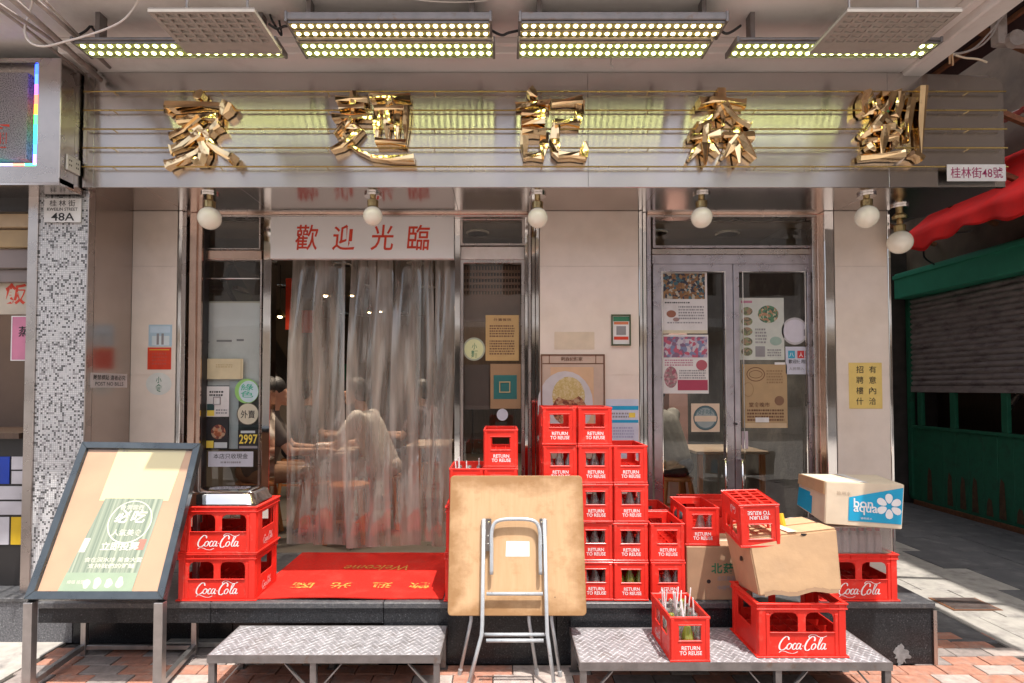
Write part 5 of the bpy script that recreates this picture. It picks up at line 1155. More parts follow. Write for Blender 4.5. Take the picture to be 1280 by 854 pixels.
for va, vb, lift in ((.015, .455, .004), (.565, .985, .009)):
    def tp_(u, v, h_): return f[3].lerp(f[2], u).lerp(k[3].lerp(k[2], u), v) + Vector((0, 0, dz*.6 + h_))
    MB().hexa([tp_(.01, va, .0012), tp_(.99, va, .0012), tp_(.985, vb, .001 + lift*.5), tp_(.015, vb, .001 + lift), tp_(.01, va, .0042), tp_(.99, va, .0042), tp_(.985, vb, .004 + lift*.5), tp_(.015, vb, .004 + lift)]).build('flap', 'card', bx)
tr_ = MB()
for i in range(9):
    a = onface(.06 + i*.1, -.015 + .03*math.sin(i*1.3), -.004); b = onface(.16 + i*.1, -.015 + .03*math.sin((i+1)*1.3), -.004)
    tr_.quad(a, b, b + Vector((0, .002, .018)), a + Vector((0, .002, .022)))
tr_.build('torn_edge', 'card_dark', bx)
# upside-down crate tilted on the carton
zc_ = (f[3].z + k[3].z)/2 + dz*.6
q1 = put(sc0, P(940, 650, 2.98).x, 3.02, zc_ + SH - .022, 0, 'upside-down small red crate tilted on the big plain carton', 'small red bottle crates', rot=(math.radians(177), math.radians(3), math.radians(174)))
MB().tube([P(975, 642, 3.06), P(981, 668, 3.04)], .016, 10).build('yellow_bottle', mat('yellow_plastic', (.7, .45, .03), .35), label='yellow bottle peeping out behind the upside-down crate', cat='bottle', smooth=False)
# far right: wide crate, wrapped tray of bottles, printed carton
w2 = put(wc0, (P(1026, 720, 3.24).x + P(1124.5, 720, 3.24).x)/2, 3.245 + WDp/2, FLOOR, 0, 'wide red crate under the wrapped bottles at the platform corner', 'wide red bottle crates')
zt3 = FLOOR + WH; xa, xb = P(1004, 670, 3.30).x, P(1108, 670, 3.30).x
tw = thing('wrapped_tray', 'shrink wrapped tray of small pink capped bottles on the wide crate', 'bottle tray', ((xa+xb)/2, 3.4, zt3 - .05))
tb = MB(); tcap = MB(); n1 = 9
for i in range(n1):
    for j in range(3):
        xx = xa + .03 + (xb - xa - .06) * (i + .5)/n1; yy = 3.30 + j*.06
        tb.lathe([(.022, -.03), (.022, .095), (.015, .11), (.011, .12)], 8, (xx, yy, zt3)); tcap.lathe([(.014, .119), (.014, .136), (.0, .137)], 8, (xx, yy, zt3))
tb.build('milk_bottles', mat('pale_bottles', (.62, .50, .50), .3), tw, kind='stuff', smooth=False); tcap.build('bottle_caps', mat('pink_caps', (.58, .07, .12), .4), tw, kind='stuff')
MB().box(xa, xb, 3.262, 3.47, zt3 - .005, zt3 + .001).build('tray_floor', 'card_dark', tw)
MB().cells([xa, xa+.002, xb-.002, xb], [3.255, 3.257, 3.47, 3.472], {(1, 1)}, lambda u, v, q: (u, v, q), zt3 + .002, zt3 + .145).build('wrap', 'clear', tw)
MB().box(xa - .003, xb + .003, 3.25, 3.478, zt3 + .1465, zt3 + .152).build('top_sheet', pm('sheet', (.55, .5, .48)), tw)
zb4 = zt3 + .155
mb, f, k = quadbox('box', 'card', None, [(1031, 651), (1127.5, 658), (1130.5, 602), (1032.5, 598)], [3.20, 3.16, 3.16, 3.20], [(996, 628), (1093, 630), (1096, 590), (1000, 588.5)], [3.52, 3.50, 3.50, 3.52])
for i in (2, 3): f[i].z = f[i].z
lo_ = min(v.z for v in mb.v); dz = zb4 + .002 - lo_
dz = dz if abs(dz) < .06 else 0
for v in mb.v: v.z += dz
f = [a + Vector((0, 0, dz)) for a in f]; k = [a + Vector((0, 0, dz)) for a in k]
ba = thing('carton', 'water carton with blue flower print on the wrapped bottles at the corner', 'carton', ((f[0].x+f[1].x)/2, 3.35, zb4), 'cardboard cartons')
mb.build('box', 'card_pale', ba, bevel=.004, seg=2)
def uvf(u, v, off=.002):
    p = f[0].lerp(f[1], u).lerp(f[3].lerp(f[2], u), v); return p + Vector((0, -off, 0))
MB().quad(uvf(.30, .12), uvf(.985, .11), uvf(.985, .93), uvf(.30, .66)).build('print_panel', 'cyan', ba)
uu = (f[1] - f[0]).normalized(); 
for s_, a, b, w_, h_ in (('bon', .365, .43, .10, .052), ('aqua', .365, .27, .125, .050)):
    MB().text(s_, uvf(a, b, .003), uu, Z3, w_, h_, offset=.012).build('lettering', 'print_white', ba, fix=False)
fw = MB(); fc = uvf(.815, .50, .0034)
for q in range(6):
    an = math.pi/2 + q*math.pi/3; d_ = uu * math.cos(an) + Z3 * math.sin(an); e_ = uu * -math.sin(an) + Z3 * math.cos(an)
    fw.quad(*[fc + d_*(.042 + .027*math.cos(t)) + e_*.019*math.sin(t)*(1 + .25*math.cos(t)) for t in [2*math.pi*i/14 for i in range(14)]])
fw.build('flower_print', 'print_white', ba, fix=False)
MB().text('飲用水', uvf(.14, .70), uu, Z3, .075, .022).build('lettering', pm('faint', (.5, .4, .3)), ba, fix=False)
MB().text('礦物質水', uvf(.46, .17, .003), uu, Z3, .06, .012).build('lettering', 'print_white', ba, fix=False)
lfu = (f[0] - k[0]).normalized()
MB().quad(*[k[0].lerp(f[0], a).lerp(k[3].lerp(f[3], a), b) + Vector((-.003, -.001, 0)) for a, b in ((.02, .04), (.55, .04), (.55, .60), (.02, .60))]).build('print_panel', 'cyan', ba)
MB().quad(*[k[3].lerp(f[3], a).lerp(k[2].lerp(f[2], a), b) + Vector((0, 0, .003)) for a, b in ((0.02, .45), (.98, .45), (.98, .55), (.02, .55))]).build('tape', 'paper', ba)
for (u0, u1) in ((.02, .98),):
    a, b, c_, d = k[3].lerp(f[3], .02), f[3].copy(), f[3].lerp(f[0], .30), k[3].lerp(f[3], .02).lerp(k[0].lerp(f[0], .02), .30)
    MB().prism([p + Vector((-.012, -.002, .001)) for p in (a, b, c_, d)], (.003, 0, 0)).build('flap', 'card', ba)
# left stack of wide crates and the steel tray on it
lx = (P(220, 700, 3.245).x + P(319, 700, 3.245).x)/2
l1 = put(wc0, lx, 3.25 + WDp/2, FLOOR, .012, 'lower wide red crate beside the menu stand', 'wide red bottle crates')
l2 = put(wc0, lx + .006, 3.252 + WDp/2, FLOOR + WH + .001, .0, 'upper wide red crate beside the menu stand under the steel tray', 'wide red bottle crates')
zt5 = FLOOR + 2*WH + .004; ty = 3.252 + WDp/2
def rrect(hx, hy, r, z, n=6):
    o = []
    for sx, sy, a0 in ((1, 1, 0), (-1, 1, 90), (-1, -1, 180), (1, -1, 270)):
        for k_ in range(n + 1):
            a = math.radians(a0 + 90*k_/n); o.append(Vector((lx - .01 + sx*(hx - r) + r*math.cos(a), ty + sy*(hy - r) + r*math.sin(a), z)))
    return o
tm = MB(); rings = [rrect(.212, .150, .05, zt5 + .002), rrect(.210, .148, .05, zt5 + .010), rrect(.203, .141, .06, zt5 + .022), rrect(.195, .133, .06, zt5 + .055), rrect(.180, .118, .06, zt5 + .068), rrect(.1, .06, .05, zt5 + .070)]
n = len(rings[0])
for r_ in rings: tm.v += r_
for i in range(len(rings) - 1):
    for j in range(n): tm.f.append((i*n+j, i*n+(j+1) % n, (i+1)*n+(j+1) % n, (i+1)*n+j))
tm.f.append(tuple((len(rings)-1)*n + j for j in range(n)))
tm.build('steel_tray', 'chrome', label='upturned stainless steel tray on the crates beside the menu stand', cat='tray', smooth=True)
# ================================================================== red door mat
mx0, mx1, my0, my1 = -1.435, -.335, 3.265, 4.17
mt = thing('door_mat', 'bright red welcome mat with yellow characters across the doorway', 'mat', ((mx0+mx1)/2, 3.7, FLOOR))
mm = MB(); nx, ny = 40, 30
for lay in (0, 1):
    for j in range(ny + 1):
        for i in range(nx + 1):
            u, v = i/nx, j/ny; x = mx0 + (mx1-mx0)*u; y = my0 + (my1-my0)*v
            if v == 0: y += .006*math.sin(u*9) + .02*(max(0, .06-u)/.06)**2
            z = FLOOR + .001 + lay*.007 + .003*(mnoise.noise(Vector((x*3, y*3, 1))) + .5) + (.012*max(0, .08 - v)/.08*max(0, math.sin(u*5 - .6)) if lay or True else 0)
            mm.v.append(Vector((x, y, z)))
NN = (nx+1)*(ny+1)
for j in range(ny):
    for i in range(nx):
        a = j*(nx+1)+i; mm.f.append((NN+a, NN+a+1, NN+a+nx+2, NN+a+nx+1)); mm.f.append((a, a+nx+1, a+nx+2, a+1))
per = [i for i in range(nx+1)] + [j*(nx+1)+nx for j in range(1, ny+1)] + [ny*(nx+1)+i for i in range(nx-1, -1, -1)] + [j*(nx+1) for j in range(ny-1, 0, -1)]
for q in range(len(per)):
    a, b = per[q], per[(q+1) % len(per)]; mm.f.append((a, b, NN+b, NN+a))
mm.build('pad', 'red_mat', mt, fix=True)
for ch, a in zip('歡迎光臨', (-.56, -.79, -1.03, -1.26)):
    MB().text(ch, (a + .13, 3.52, FLOOR + .0135), (-1, 0, 0), (0, -1, 0), .125, .10, offset=.015).build('character', 'scuff', mt, fix=False)
MB().text('Welcome', (-.62, 3.86, FLOOR + .0135), (-1, 0, 0), (0, -1, 0), .42, .10, shear=.3).build('lettering', 'scuff', mt, fix=False)

# ================================================================== two tread plate benches
def bench(x0, x1, y0, y1, label, mids):
    t = thing('step_bench', label, 'bench', ((x0+x1)/2, (y0+y1)/2, 0), 'low steel step benches at the platform')
    MB().box(x0 + .004, x1 - .004, y0 + .004, y1 - .004, BENCH - .004, BENCH).build('plate', 'tread_base', t)
    z = BENCH - .0045
    fr_ = MB(); fr_.box(x0, x1, y0, y0 + .004, z - .034, BENCH + .0005).box(x0, x1, y1 - .004, y1, z - .034, BENCH + .0005).box(x0, x0 + .004, y0 + .0045, y1 - .0045, z - .034, BENCH + .0005).box(x1 - .004, x1, y0 + .0045, y1 - .0045, z - .034, BENCH + .0005)
    fr_.box(x0 + .0045, x1 - .0045, y0 + .0045, y0 + .03, z - .004, z).box(x0 + .0045, x1 - .0045, y1 - .03, y1 - .0045, z - .004, z)
    fr_.build('frame', 'angle', t)
    tr = MB(); p = .036; j = 0; y = y0 + .018
    while y < y1 - .014:
        x = x0 + .018 + (p/2 if j % 2 else 0); i = 0
        while x < x1 - .014:
            a = math.radians(42 if (i + j) % 2 else -42); c_, s_ = math.cos(a), math.sin(a); L_, W_ = .0195, .0058
            b = len(tr.v)
            for u, v, zz in ((-L_, 0, 0), (0, -W_, 0), (L_, 0, 0), (0, W_, 0), (0, 0, .003)): tr.v.append(Vector((x + u*c_ - v*s_, y + u*s_ + v*c_, BENCH + .0001 + zz)))
            tr.f += [(b, b+1, b+4), (b+1, b+2, b+4), (b+2, b+3, b+4), (b+3, b, b+4)]
            x += p; i += 1
        y += p*.62; j += 1
    tr.build('tread_pattern', 'tread', t, kind='stuff', fix=False)
    for xx in [x0 + .02] + mids + [x1 - .02]:
        for yy in (y0 + .02, y1 - .02):
            MB().box(xx - .015, xx + .015, yy - .0155, yy + .015, .004, z - .0345).build('leg', 'angle', t, bevel=.001)
            MB().box(xx - .025, xx + .025, yy - .025, yy + .025, 0.0, .0036).build('foot_plate', 'angle', t)
    lx_ = [x0 + .02] + mids + [x1 - .02]
    for i, xx in enumerate(lx_):
        for s_ in (-1, 1):
            x2 = xx + s_*.14
            if x2 < x0 + .02 or x2 > x1 - .02: continue
            MB().bar((xx + s_*.016, y0 + .018, .035), (x2, y0 + .018, z - .04), .006, .022, up=(0, 1, 0)).build('brace', 'angle', t)
    return t
bl = PZ(258.5, 816, BENCH); br = PZ(549, 822, BENCH)
bench(PZ(259, 819, BENCH).x, PZ(550, 822, BENCH).x, 2.86, 3.215, 'low tread plate step bench in front of the red mat', [-.93])
bench(PZ(724, 827, BENCH).x, PZ(1114, 827, BENCH).x, 2.785, 3.19, 'low tread plate step bench carrying crates and a carton', [1.32])

# ================================================================== folded table
ply, pnt, pout = new_mat('worn_plywood'); Lk = pnt.links.new
pb = nd(pnt, 'ShaderNodeBsdfPrincipled'); pb.inputs['Roughness'].default_value = .5; Lk(pb.outputs[0], pout.inputs[0])
tc = nd(pnt, 'ShaderNodeTexCoord'); sp = nd(pnt, 'ShaderNodeSeparateXYZ'); Lk(tc.outputs['Generated'], sp.inputs[0])
def mth(op, a, b=None, c=None):
    n_ = nd(pnt, 'ShaderNodeMath', operation=op)
    for i_, v_ in enumerate((a, b, c)):
        if v_ is None: continue
        if isinstance(v_, (int, float)): n_.inputs[i_].default_value = v_
        else: Lk(v_, n_.inputs[i_])
    return n_.outputs[0]
ex_ = mth('MINIMUM', mth('MINIMUM', sp.outputs[0], mth('SUBTRACT', 1, sp.outputs[0])), mth('MINIMUM', sp.outputs[2], mth('SUBTRACT', 1, sp.outputs[2])))
def nz_(sc, st=(1, 1, 1), det=6):
    mp_ = nd(pnt, 'ShaderNodeMapping'); mp_.inputs['Scale'].default_value = st; Lk(tc.outputs['Generated'], mp_.inputs[0])
    q_ = nd(pnt, 'ShaderNodeTexNoise'); q_.inputs['Scale'].default_value = sc; q_.inputs['Detail'].default_value = det; q_.inputs['Roughness'].default_value = .65; Lk(mp_.outputs[0], q_.inputs['Vector']); return q_.outputs['Fac']
wear = mth('ADD', mth('MULTIPLY', nz_(4.5), .34), mth('MULTIPLY', ex_, -1.0))      # high near ragged edges
wf = nd(pnt, 'ShaderNodeMapRange'); wf.inputs['From Min'].default_value = .03; wf.inputs['From Max'].default_value = .15; Lk(wear, wf.inputs[0])
gr = nd(pnt, 'ShaderNodeMapRange'); gr.inputs['From Min'].default_value = .35; gr.inputs['From Max'].default_value = .7; Lk(nz_(3, (14, 1, .8)), gr.inputs[0])
sf_ = nd(pnt, 'ShaderNodeMapRange'); sf_.inputs['From Min'].default_value = .56; sf_.inputs['From Max'].default_value = .72; Lk(nz_(7), sf_.inputs[0])
def mixc(f_, a_, b_):
    m_ = nd(pnt, 'ShaderNodeMix', data_type='RGBA'); Lk(f_, m_.inputs[0])
    for i_, v_ in ((6, a_), (7, b_)):
        if isinstance(v_, tuple): m_.inputs[i_].default_value = (*v_, 1)
        else: Lk(v_, m_.inputs[i_])
    return m_.outputs[2]
c1 = mixc(gr.outputs[0], (.60, .39, .22), (.55, .34, .18)); c2 = mixc(mth('MULTIPLY', sf_.outputs[0], .45), c1, (.38, .19, .07)); c3 = mixc(mth('MULTIPLY', wf.outputs[0], .8), c2, (.28, .14, .05))
Lk(c3, pb.inputs['Base Color'])
T0, T1 = Vector((0, 3.055, .335)), Vector((0, 3.205, 1.045)); tv = (T1 - T0).normalized(); tn = Vector((0, -tv.z, tv.y)); tlen = (T1 - T0).length
tx0, tx1 = -.288, .442
def TB(x, v, n=0.0): return Vector((x, T0.y, T0.z)) + tv * v + tn * n
ft = thing('folding_table', 'folded plywood table with grey tube legs leaning on the red crates', 'table', (.08, 3.05, 0))
mb = MB(); r = .022; pts = []
for cx_, cy_, a0 in ((tx1 - r, tlen - r, 0), (tx0 + r, tlen - r, 90), (tx0 + r, r, 180), (tx1 - r, r, 270)):
    for k_ in range(6): a = math.radians(a0 + 18*k_); pts.append(TB(cx_ + r*math.cos(a), cy_ + r*math.sin(a)))
mb.prism(pts, tn * -.018).build('top', ply, ft, bevel=.003)
ed = MB().prism([p - tn * .0185 for p in pts], tn * -.004).build('laminate_face', 'print_red', ft)
u0 = tlen - (650 - 595)/173*tlen
vv_ = lambda py: tlen * (768 - py)/173.0
xx_ = lambda px_: tx0 + (px_ - 560.5)/171 * (tx1 - tx0)
lgs = [(604.5, 585, 1), (681, 693, 1)]
for px0, px1, s_ in lgs:
    a = TB(xx_(px0), vv_(650), .030); b = TB(xx_(px0 - (1 if px0 < 640 else -1)), vv_(786), .030)
    foot = Vector((xx_(px1), 2.965, .012)); foot.x = P(px1, 852, 2.975).x
    b2 = a.lerp(b, .93)
    MB().tube([a, b2, b + Vector(((foot.x - b.x)*.04, -.002, -.012)), b.lerp(foot, .22), foot], .0105, 10).build('leg', 'tube', ft, smooth=True)
    MB().lathe([(.0, -.013), (.0125, -.012), (.0125, .02), (.0108, .022)], 10, foot + Vector((0, 0, .003)), axis=(b - foot)).build('foot', pm('rubber', (.42, .42, .42)), ft)
    MB().bar(a + Vector((0, .012, -.01)), a + Vector((0, .012, -.09)), .03, .004, up=tuple(tn)).build('hinge', 'steel', ft)
for px0, px1, yb_ in ((592, 575, 3.10), (659, 671, 3.10), (687, 700, 3.08)):
    a = TB(xx_(px0), vv_(700), -.036); b = TB(xx_(px0 - (3 if px0 < 640 else -2)), vv_(775), -.036)
    foot = P(px1, 842, yb_ + .02); foot.z = .012
    MB().tube([a, b, b.lerp(foot, .15), foot], .0095, 10).build('leg', 'tube', ft, smooth=True)
    MB().lathe([(.0, -.012), (.0115, -.011), (.0115, .018), (.0098, .02)], 10, foot, axis=(b - foot)).build('foot', pm('rubber', (.42, .42, .42)), ft)
ar = [(614.5, 718), (614.5, 690), (614.5, 668), (618, 656), (627, 651.5), (645, 650.5), (663, 651.5), (671.5, 656), (675, 668), (675, 690), (675, 718)]
MB().tube(smooth_path([TB(xx_(a), vv_(b), .034) for a, b in ar], 4), .0102, 10).build('arch_rail', 'tube', ft, smooth=True)
for b_ in (741, 795): MB().tube([TB(xx_(608.5), vv_(b_), .030), TB(xx_(677.5), vv_(b_), .030)], .0095, 10).build('crossbar', 'tube', ft, smooth=True)
MB().tube([TB(xx_(606), vv_(789), .012), TB(xx_(680), vv_(789), .012)], .009, 10).build('crossbar', 'tube', ft, smooth=True)
for px_ in (610.5, 678.5):
    for b_ in (655, 672, 682): MB().lathe([(.008, 0), (.008, .02), (.004, .023)], 8, TB(xx_(px_), vv_(b_), .002), axis=tn).build('bolt', 'chrome', ft)
    MB().bar(TB(xx_(px_), vv_(650), .018), TB(xx_(px_), vv_(690), .018), .008, .03, up=(1, 0, 0)).build('bracket', 'steel', ft)
MB().prism([TB(xx_(a), vv_(b), .0006) for a, b in ((632, 697), (662, 697), (662, 678.5), (633, 678))], tn * .0005).build('label', 'print_white', ft)
for a in (705, ): MB().lathe([(.003, 0), (.003, .001)], 8, TB(xx_(a - 12), vv_(746), .0), axis=tn).build('screw', 'print_black', ft)

# ================================================================== menu stand
my = 2.92
BL, BRt = P(31, 750, my), P(205, 750, my); YT = 3.36
TL, TR = P(104, 553, YT), P(252, 555, YT)
uB = (BRt - BL); 
ms = thing('menu_stand', 'steel framed sloping menu stand with sunlit paper menus behind clear plastic', 'menu stand', ((BL.x + BRt.x)/2, my, 0))
def MS(u, v, n=0.0):
    p = BL.lerp(BRt, u).lerp(TL.lerp(TR, u), v); return p + nrm * n
nrm = (BRt - BL).cross(TL - BL).normalized(); nrm = nrm if nrm.y < 0 else -nrm
wid = (BRt - BL).length; hei = (TL - BL).length; fw_ = .040
fu, fv = fw_/wid, fw_/hei
dk = mat('blue_grey_steel', (.10, .115, .125), .28, .75, .12, 12, .04, 90)
def bar4(pts, name, m, n0, n1, par=ms):
    q = [MS(u, v, n0) for u, v in pts]; return MB().prism(q, nrm * (n1 - n0)).build(name, m, par, bevel=.002)
bar4([(0, 0), (1, 0), (1-fu, fv), (fu, fv)], 'frame_rail', dk, -.03, .012); bar4([(0, 1), (1, 1), (1-fu, 1-fv), (fu, 1-fv)], 'frame_rail', dk, -.03, .012)
bar4([(0, .001), (fu-.001, fv), (fu-.001, 1-fv), (0, .999)], 'frame_rail', dk, -.03, .012); bar4([(1, .001), (1-fu+.001, fv), (1-fu+.001, 1-fv), (1, .999)], 'frame_rail', dk, -.03, .012)
bar4([(fu, fv), (1-fu, fv), (1-fu, 1-fv), (fu, 1-fv)], 'backboard', mat('salmon_board', (.58, .34, .21), .6, 0, .06, 6), -.02, -.008)
bar4([(.29, .60), (.84, .60), (.88, .955), (.31, .955)], 'upper_sheet', mat('cream_menu', (.74, .62, .36), .6, 0, .03, 4), -.007, -.0062)
stripe, snt, sout = new_mat('striped_print'); Lk = snt.links.new
pb = nd(snt, 'ShaderNodeBsdfPrincipled'); pb.inputs['Roughness'].default_value = .5; Lk(pb.outputs[0], sout.inputs[0])
ge = nd(snt, 'ShaderNodeNewGeometry'); mp = nd(snt, 'ShaderNodeMapping'); mp.inputs['Scale'].default_value = (60, 0, 0); Lk(ge.outputs['Position'], mp.inputs[0])
nz = nd(snt, 'ShaderNodeTexNoise'); nz.inputs['Scale'].default_value = 1; nz.inputs['Detail'].default_value = 2; Lk(mp.outputs[0], nz.inputs['Vector'])
rp = nd(snt, 'ShaderNodeValToRGB'); e = rp.color_ramp.elements; e[0].position = .35; e[0].color = (.13, .18, .13, 1); e[1].position = .65; e[1].color = (.44, .47, .35, 1)
Lk(nz.outputs['Fac'], rp.inputs[0]); Lk(rp.outputs[0], pb.inputs['Base Color'])
bar4([(.205, .045), (.745, .045), (.80, .615), (.335, .615)], 'lower_sheet', stripe, -.0061, -.0055)
bar4([(.205, .045), (.745, .045), (.755, .155), (.228, .155)], 'print', pm('menugreen', (.34, .42, .29)), -.0054, -.005)
mu = (BRt - BL).normalized(); mv = (TL - BL).normalized()
def mtext(s_, u, v, w_, h_, m='paper', **kw):
    MB().text(s_, MS(u, v, -.0042), mu, mv, w_, h_, **kw).build('lettering', m, ms, fix=False)
cream = mat('cream_ink', (.80, .76, .62), .6)
mtext('必吃', .46, .455, .17, .075, cream, offset=.03, shear=.15); mtext('人氣美食', .47, .375, .16, .035, cream, offset=.01)
mtext('香滑雲吞', .48, .54, .13, .028, cream, offset=.01)
rg = MB()
for q in range(36):
    a, b = 2*math.pi*q/36, 2*math.pi*(q+1)/36; cu_, cv_ = .585, .465
    f_ = lambda g, r_: MS(cu_ + r_*math.cos(g)/wid, cv_ + r_*math.sin(g)/hei, -.0046)
    rg.quad(f_(a, .118), f_(b, .118), f_(b, .112), f_(a, .112))
rg.build('ring', cream, ms)
mtext('立即投票', .42, .285, .20, .045, cream, offset=.02); mtext('食在深水埗 美食大賞', .33, .215, .30, .026, cream, offset=.006); mtext('支持我們的粥麵', .37, .18, .24, .024, cream, offset=.006)
mtext('掃描 投票', .255, .09, .09, .018, cream)
bar4([(.265, .275), (.31, .275), (.325, .36), (.28, .36)], 'print', cream, -.0050, -.0047)
bar4([(.685, .29), (.745, .29), (.755, .355), (.70, .355)], 'print', pm('stamp', (.55, .2, .14)), -.0050, -.0047)
for i, (u, v) in enumerate(((.40, .09), (.475, .095), (.56, .095), (.64, .10))):
    pts_ = [MS(u + (.026 + .006*math.sin(3*a + i))*math.cos(a), v + .033*math.sin(a)*(1 if i % 2 else .8), -.0049) for a in [2*math.pi*k_/14 for k_ in range(14)]]
    MB().prism(pts_, nrm*.0002).build('print', cream, ms)
mtext('推介', .35, .935, .035, .010, 'print_grey')
MB().quad(MS(fu, fv, .002), MS(1-fu, fv, .002), MS(1-fu, 1-fv, .002), MS(fu, 1-fv, .002)).build('cover_sheet', pane('cover_plastic', (.95, .96, .95), .02, .02), ms)
stl = mat('stand_steel', (.42, .40, .39), .3, .85, .15, 14, .04, 80)
for p, nm in ((MS(0, 0), 'leg'), (MS(1, 0), 'leg')):
    s_ = 1 if p.x < BL.x + .1 else -1
    MB().box(p.x + (.0 if s_ > 0 else -.045), p.x + (.045 if s_ > 0 else 0), my - .012, my + .028, 0, p.z - .012).build(nm, stl, ms, bevel=.002)
xbl, xbr = -2.46, -1.80
for xx in (TL.x + .02, TR.x - .035):
    MB().box(xx, xx + .03, 3.34, 3.37, .0, TL.z - .06).build('leg', stl, ms, bevel=.002)
for a, b in ((BL.x + .02, TL.x + .03), (BRt.x - .02, TR.x - .02)):
    MB().bar((a, my + .03, .045), (b, 3.339, .045), .03, .03).build('base_rail', stl, ms, bevel=.002)
MB().box(TL.x + .052, TR.x - .037, 3.343, 3.367, .03, .055).build('base_rail', stl, ms, bevel=.002)

# ================================================================== alley on the right
WX = 5.45
aw = thing('alley_building', 'old building across the alley with shutter, green beam and green boarding', 'building', (WX, 6, 0))
MB().box(WX + .02, WX + 3, -2, 9, 3.06, 11.4).build('upper_wall', mat('dirty_render', (.20, .155, .12), .85, 0, .3, 3, .2, 20, col2=(.11, .08, .06), c2scale=2), aw)
MB().box(WX - .18, WX + .3, 2.0, 7.72, 2.72, 3.055).build('beam', 'beam_green', aw, bevel=.01)
MB().box(WX - .20, WX - .1815, 2.0, 7.72, 2.98, 3.03).build('beam_lip', 'beam_green', aw, bevel=.004)
MB().box(WX - .22, WX + .4, 7.75, 8.1, 0, 3.4).build('post', mat('dark_stone', (.055, .045, .042), .6, 0, .3, 8, .2, 30), aw, bevel=.01)  # dark stone post with a fine random mottle
MB().box(2.7, WX + .5, 9.0, 9.2, 0, 5.5).build('end_wall', mat('dark_stone', (.05, .04, .04)), aw)
n_s = 17; z0, z1 = 1.56, 2.72
MB().box(WX - .02, WX + .03, 2.0, 7.7, 1.475, 1.556).build('bottom_rail', 'shutter', aw, bevel=.004)
for i in range(n_s):
    a = z0 + (z1 - z0)*i/n_s; b = z0 + (z1 - z0)*(i+1)/n_s - .002; pr = []
    for q in range(7): t = q/6; pr.append((WX + .012 - .026*math.sin(math.pi*t), a + (b-a)*t))
    MB().prism([(x, 2.0, z) for x, z in pr] + [(WX + .03, 2.0, b), (WX + .03, 2.0, a)], (0, 5.7, 0)).build('slat', 'shutter', aw)
MB().box(WX - .03, WX + .03, 7.66, 7.72, .1, 2.72).build('guide_rail', 'green', aw)
MB().box(WX + .031, WX + .4, 2.0, 7.7, .0, 1.0).build('core', 'dark_frame', aw)
MB().box(WX + .5, WX + .6, 1.0, 8.8, .2, 3.05).build('dark_interior', 'wood_dark', aw)
y = 2.0
while y < 7.6:
    MB().box(WX - .004 + R.uniform(-.003, .003), WX + .03, y + .001, y + .196, .06, 1.0).build('board', 'green', aw, bevel=.002); y += .198
MB().box(WX - .02, WX + .03, 2.0, 7.655, 1.0015, 1.04).build('rail', 'green', aw, bevel=.003)
MB().box(WX - .02, WX + .03, 2.0, 7.655, .0, .0585).build('kickboard', 'rust', aw, bevel=.003)
for px_ in (1191, 1256, 1330, 1150): 
    yy = WX * F / (px_ - 628); MB().box(WX - .015, WX + .03, yy - .04, yy + .04, 1.0405, 1.474).build('post', 'green', aw, bevel=.003)
for i, px_ in enumerate((1160, 1185, 1201, 1216, 1250, 1234, 1272)):
    yy = WX * F / (px_ - 628); h_ = (.42, .40, .38, .40, .44, .2, .16)[i]
    MB().prism([(WX - .0085, yy - .05, .10), (WX - .0085, yy + .04, .10), (WX - .0085, yy + .03, .10 + h_*.7), (WX - .0085, yy + .01, .1 + h_), (WX - .0085, yy - .03, .1 + h_*.9)], (.002, 0, 0)).build('rust_patch', mat('faded_rust', (.11, .065, .035), .8, 0, .4, 20), aw)
ax = MB().tube([(5.9, 6.55, 1.5), (5.85, 6.7, 1.25)], .03, 8).build('hanging_can', 'steel', label='small metal can hanging in the dark opening below the shutter', cat='can')
# awning
an = thing('awning', 'red canvas awning with a wavy lower edge above the green beam', 'awning', (4.9, 5, 3.1))
cv = MB(); nu, nv = 60, 14
for i in range(nu + 1):
    y = 3.2 + (6.66 - 3.2)*i/nu
    for j in range(nv + 1):
        t = j/nv
        if t < .6: s_ = t/.6; x = WX - .02 + (4.72 - WX)*s_; z = 4.02 + (3.32 - 4.02)*s_ - .03*math.sin(math.pi*s_)
        else: s_ = (t-.6)/.4; x = 4.70 - .02*s_ + .02*math.sin(y*14)*s_; z = 3.32 - .20*s_*(1 + .22*math.sin(y*5.2) + .1*math.sin(y*17))
        cv.v.append(Vector((x + .008*mnoise.noise(Vector((y*4, t*3, 0))), y, z + .02*mnoise.noise(Vector((y*3, t*2, 5))))))
for i in range(nu):
    for j in range(nv): a = i*(nv+1)+j; cv.f.append((a, a+1, a+nv+2, a+nv+1))
cvo = cv.build('canvas', 'awning', an, smooth=True); so_ = cvo.modifiers.new('s', 'SOLIDIFY'); so_.thickness = .004
for yy in (6.64, 5.6, 4.5): MB().tube([(WX, yy, 3.35), (4.72, yy, 3.27)], .012, 6).build('arm', 'angle', an)
MB().tube([(4.76, 3.2, 3.27), (4.76, 6.66, 3.27)], .014, 8).build('front_bar', 'angle', an)
MB().tube(smooth_path([(5.2, 6.9, 3.02), (4.9, 6.65, 3.05), (4.8, 6.5, 3.15), (4.72, 6.3, 3.26)]), .01, 6).build('cable', 'cable_b', label='black cable drooping under the end of the red awning', cat='cable')
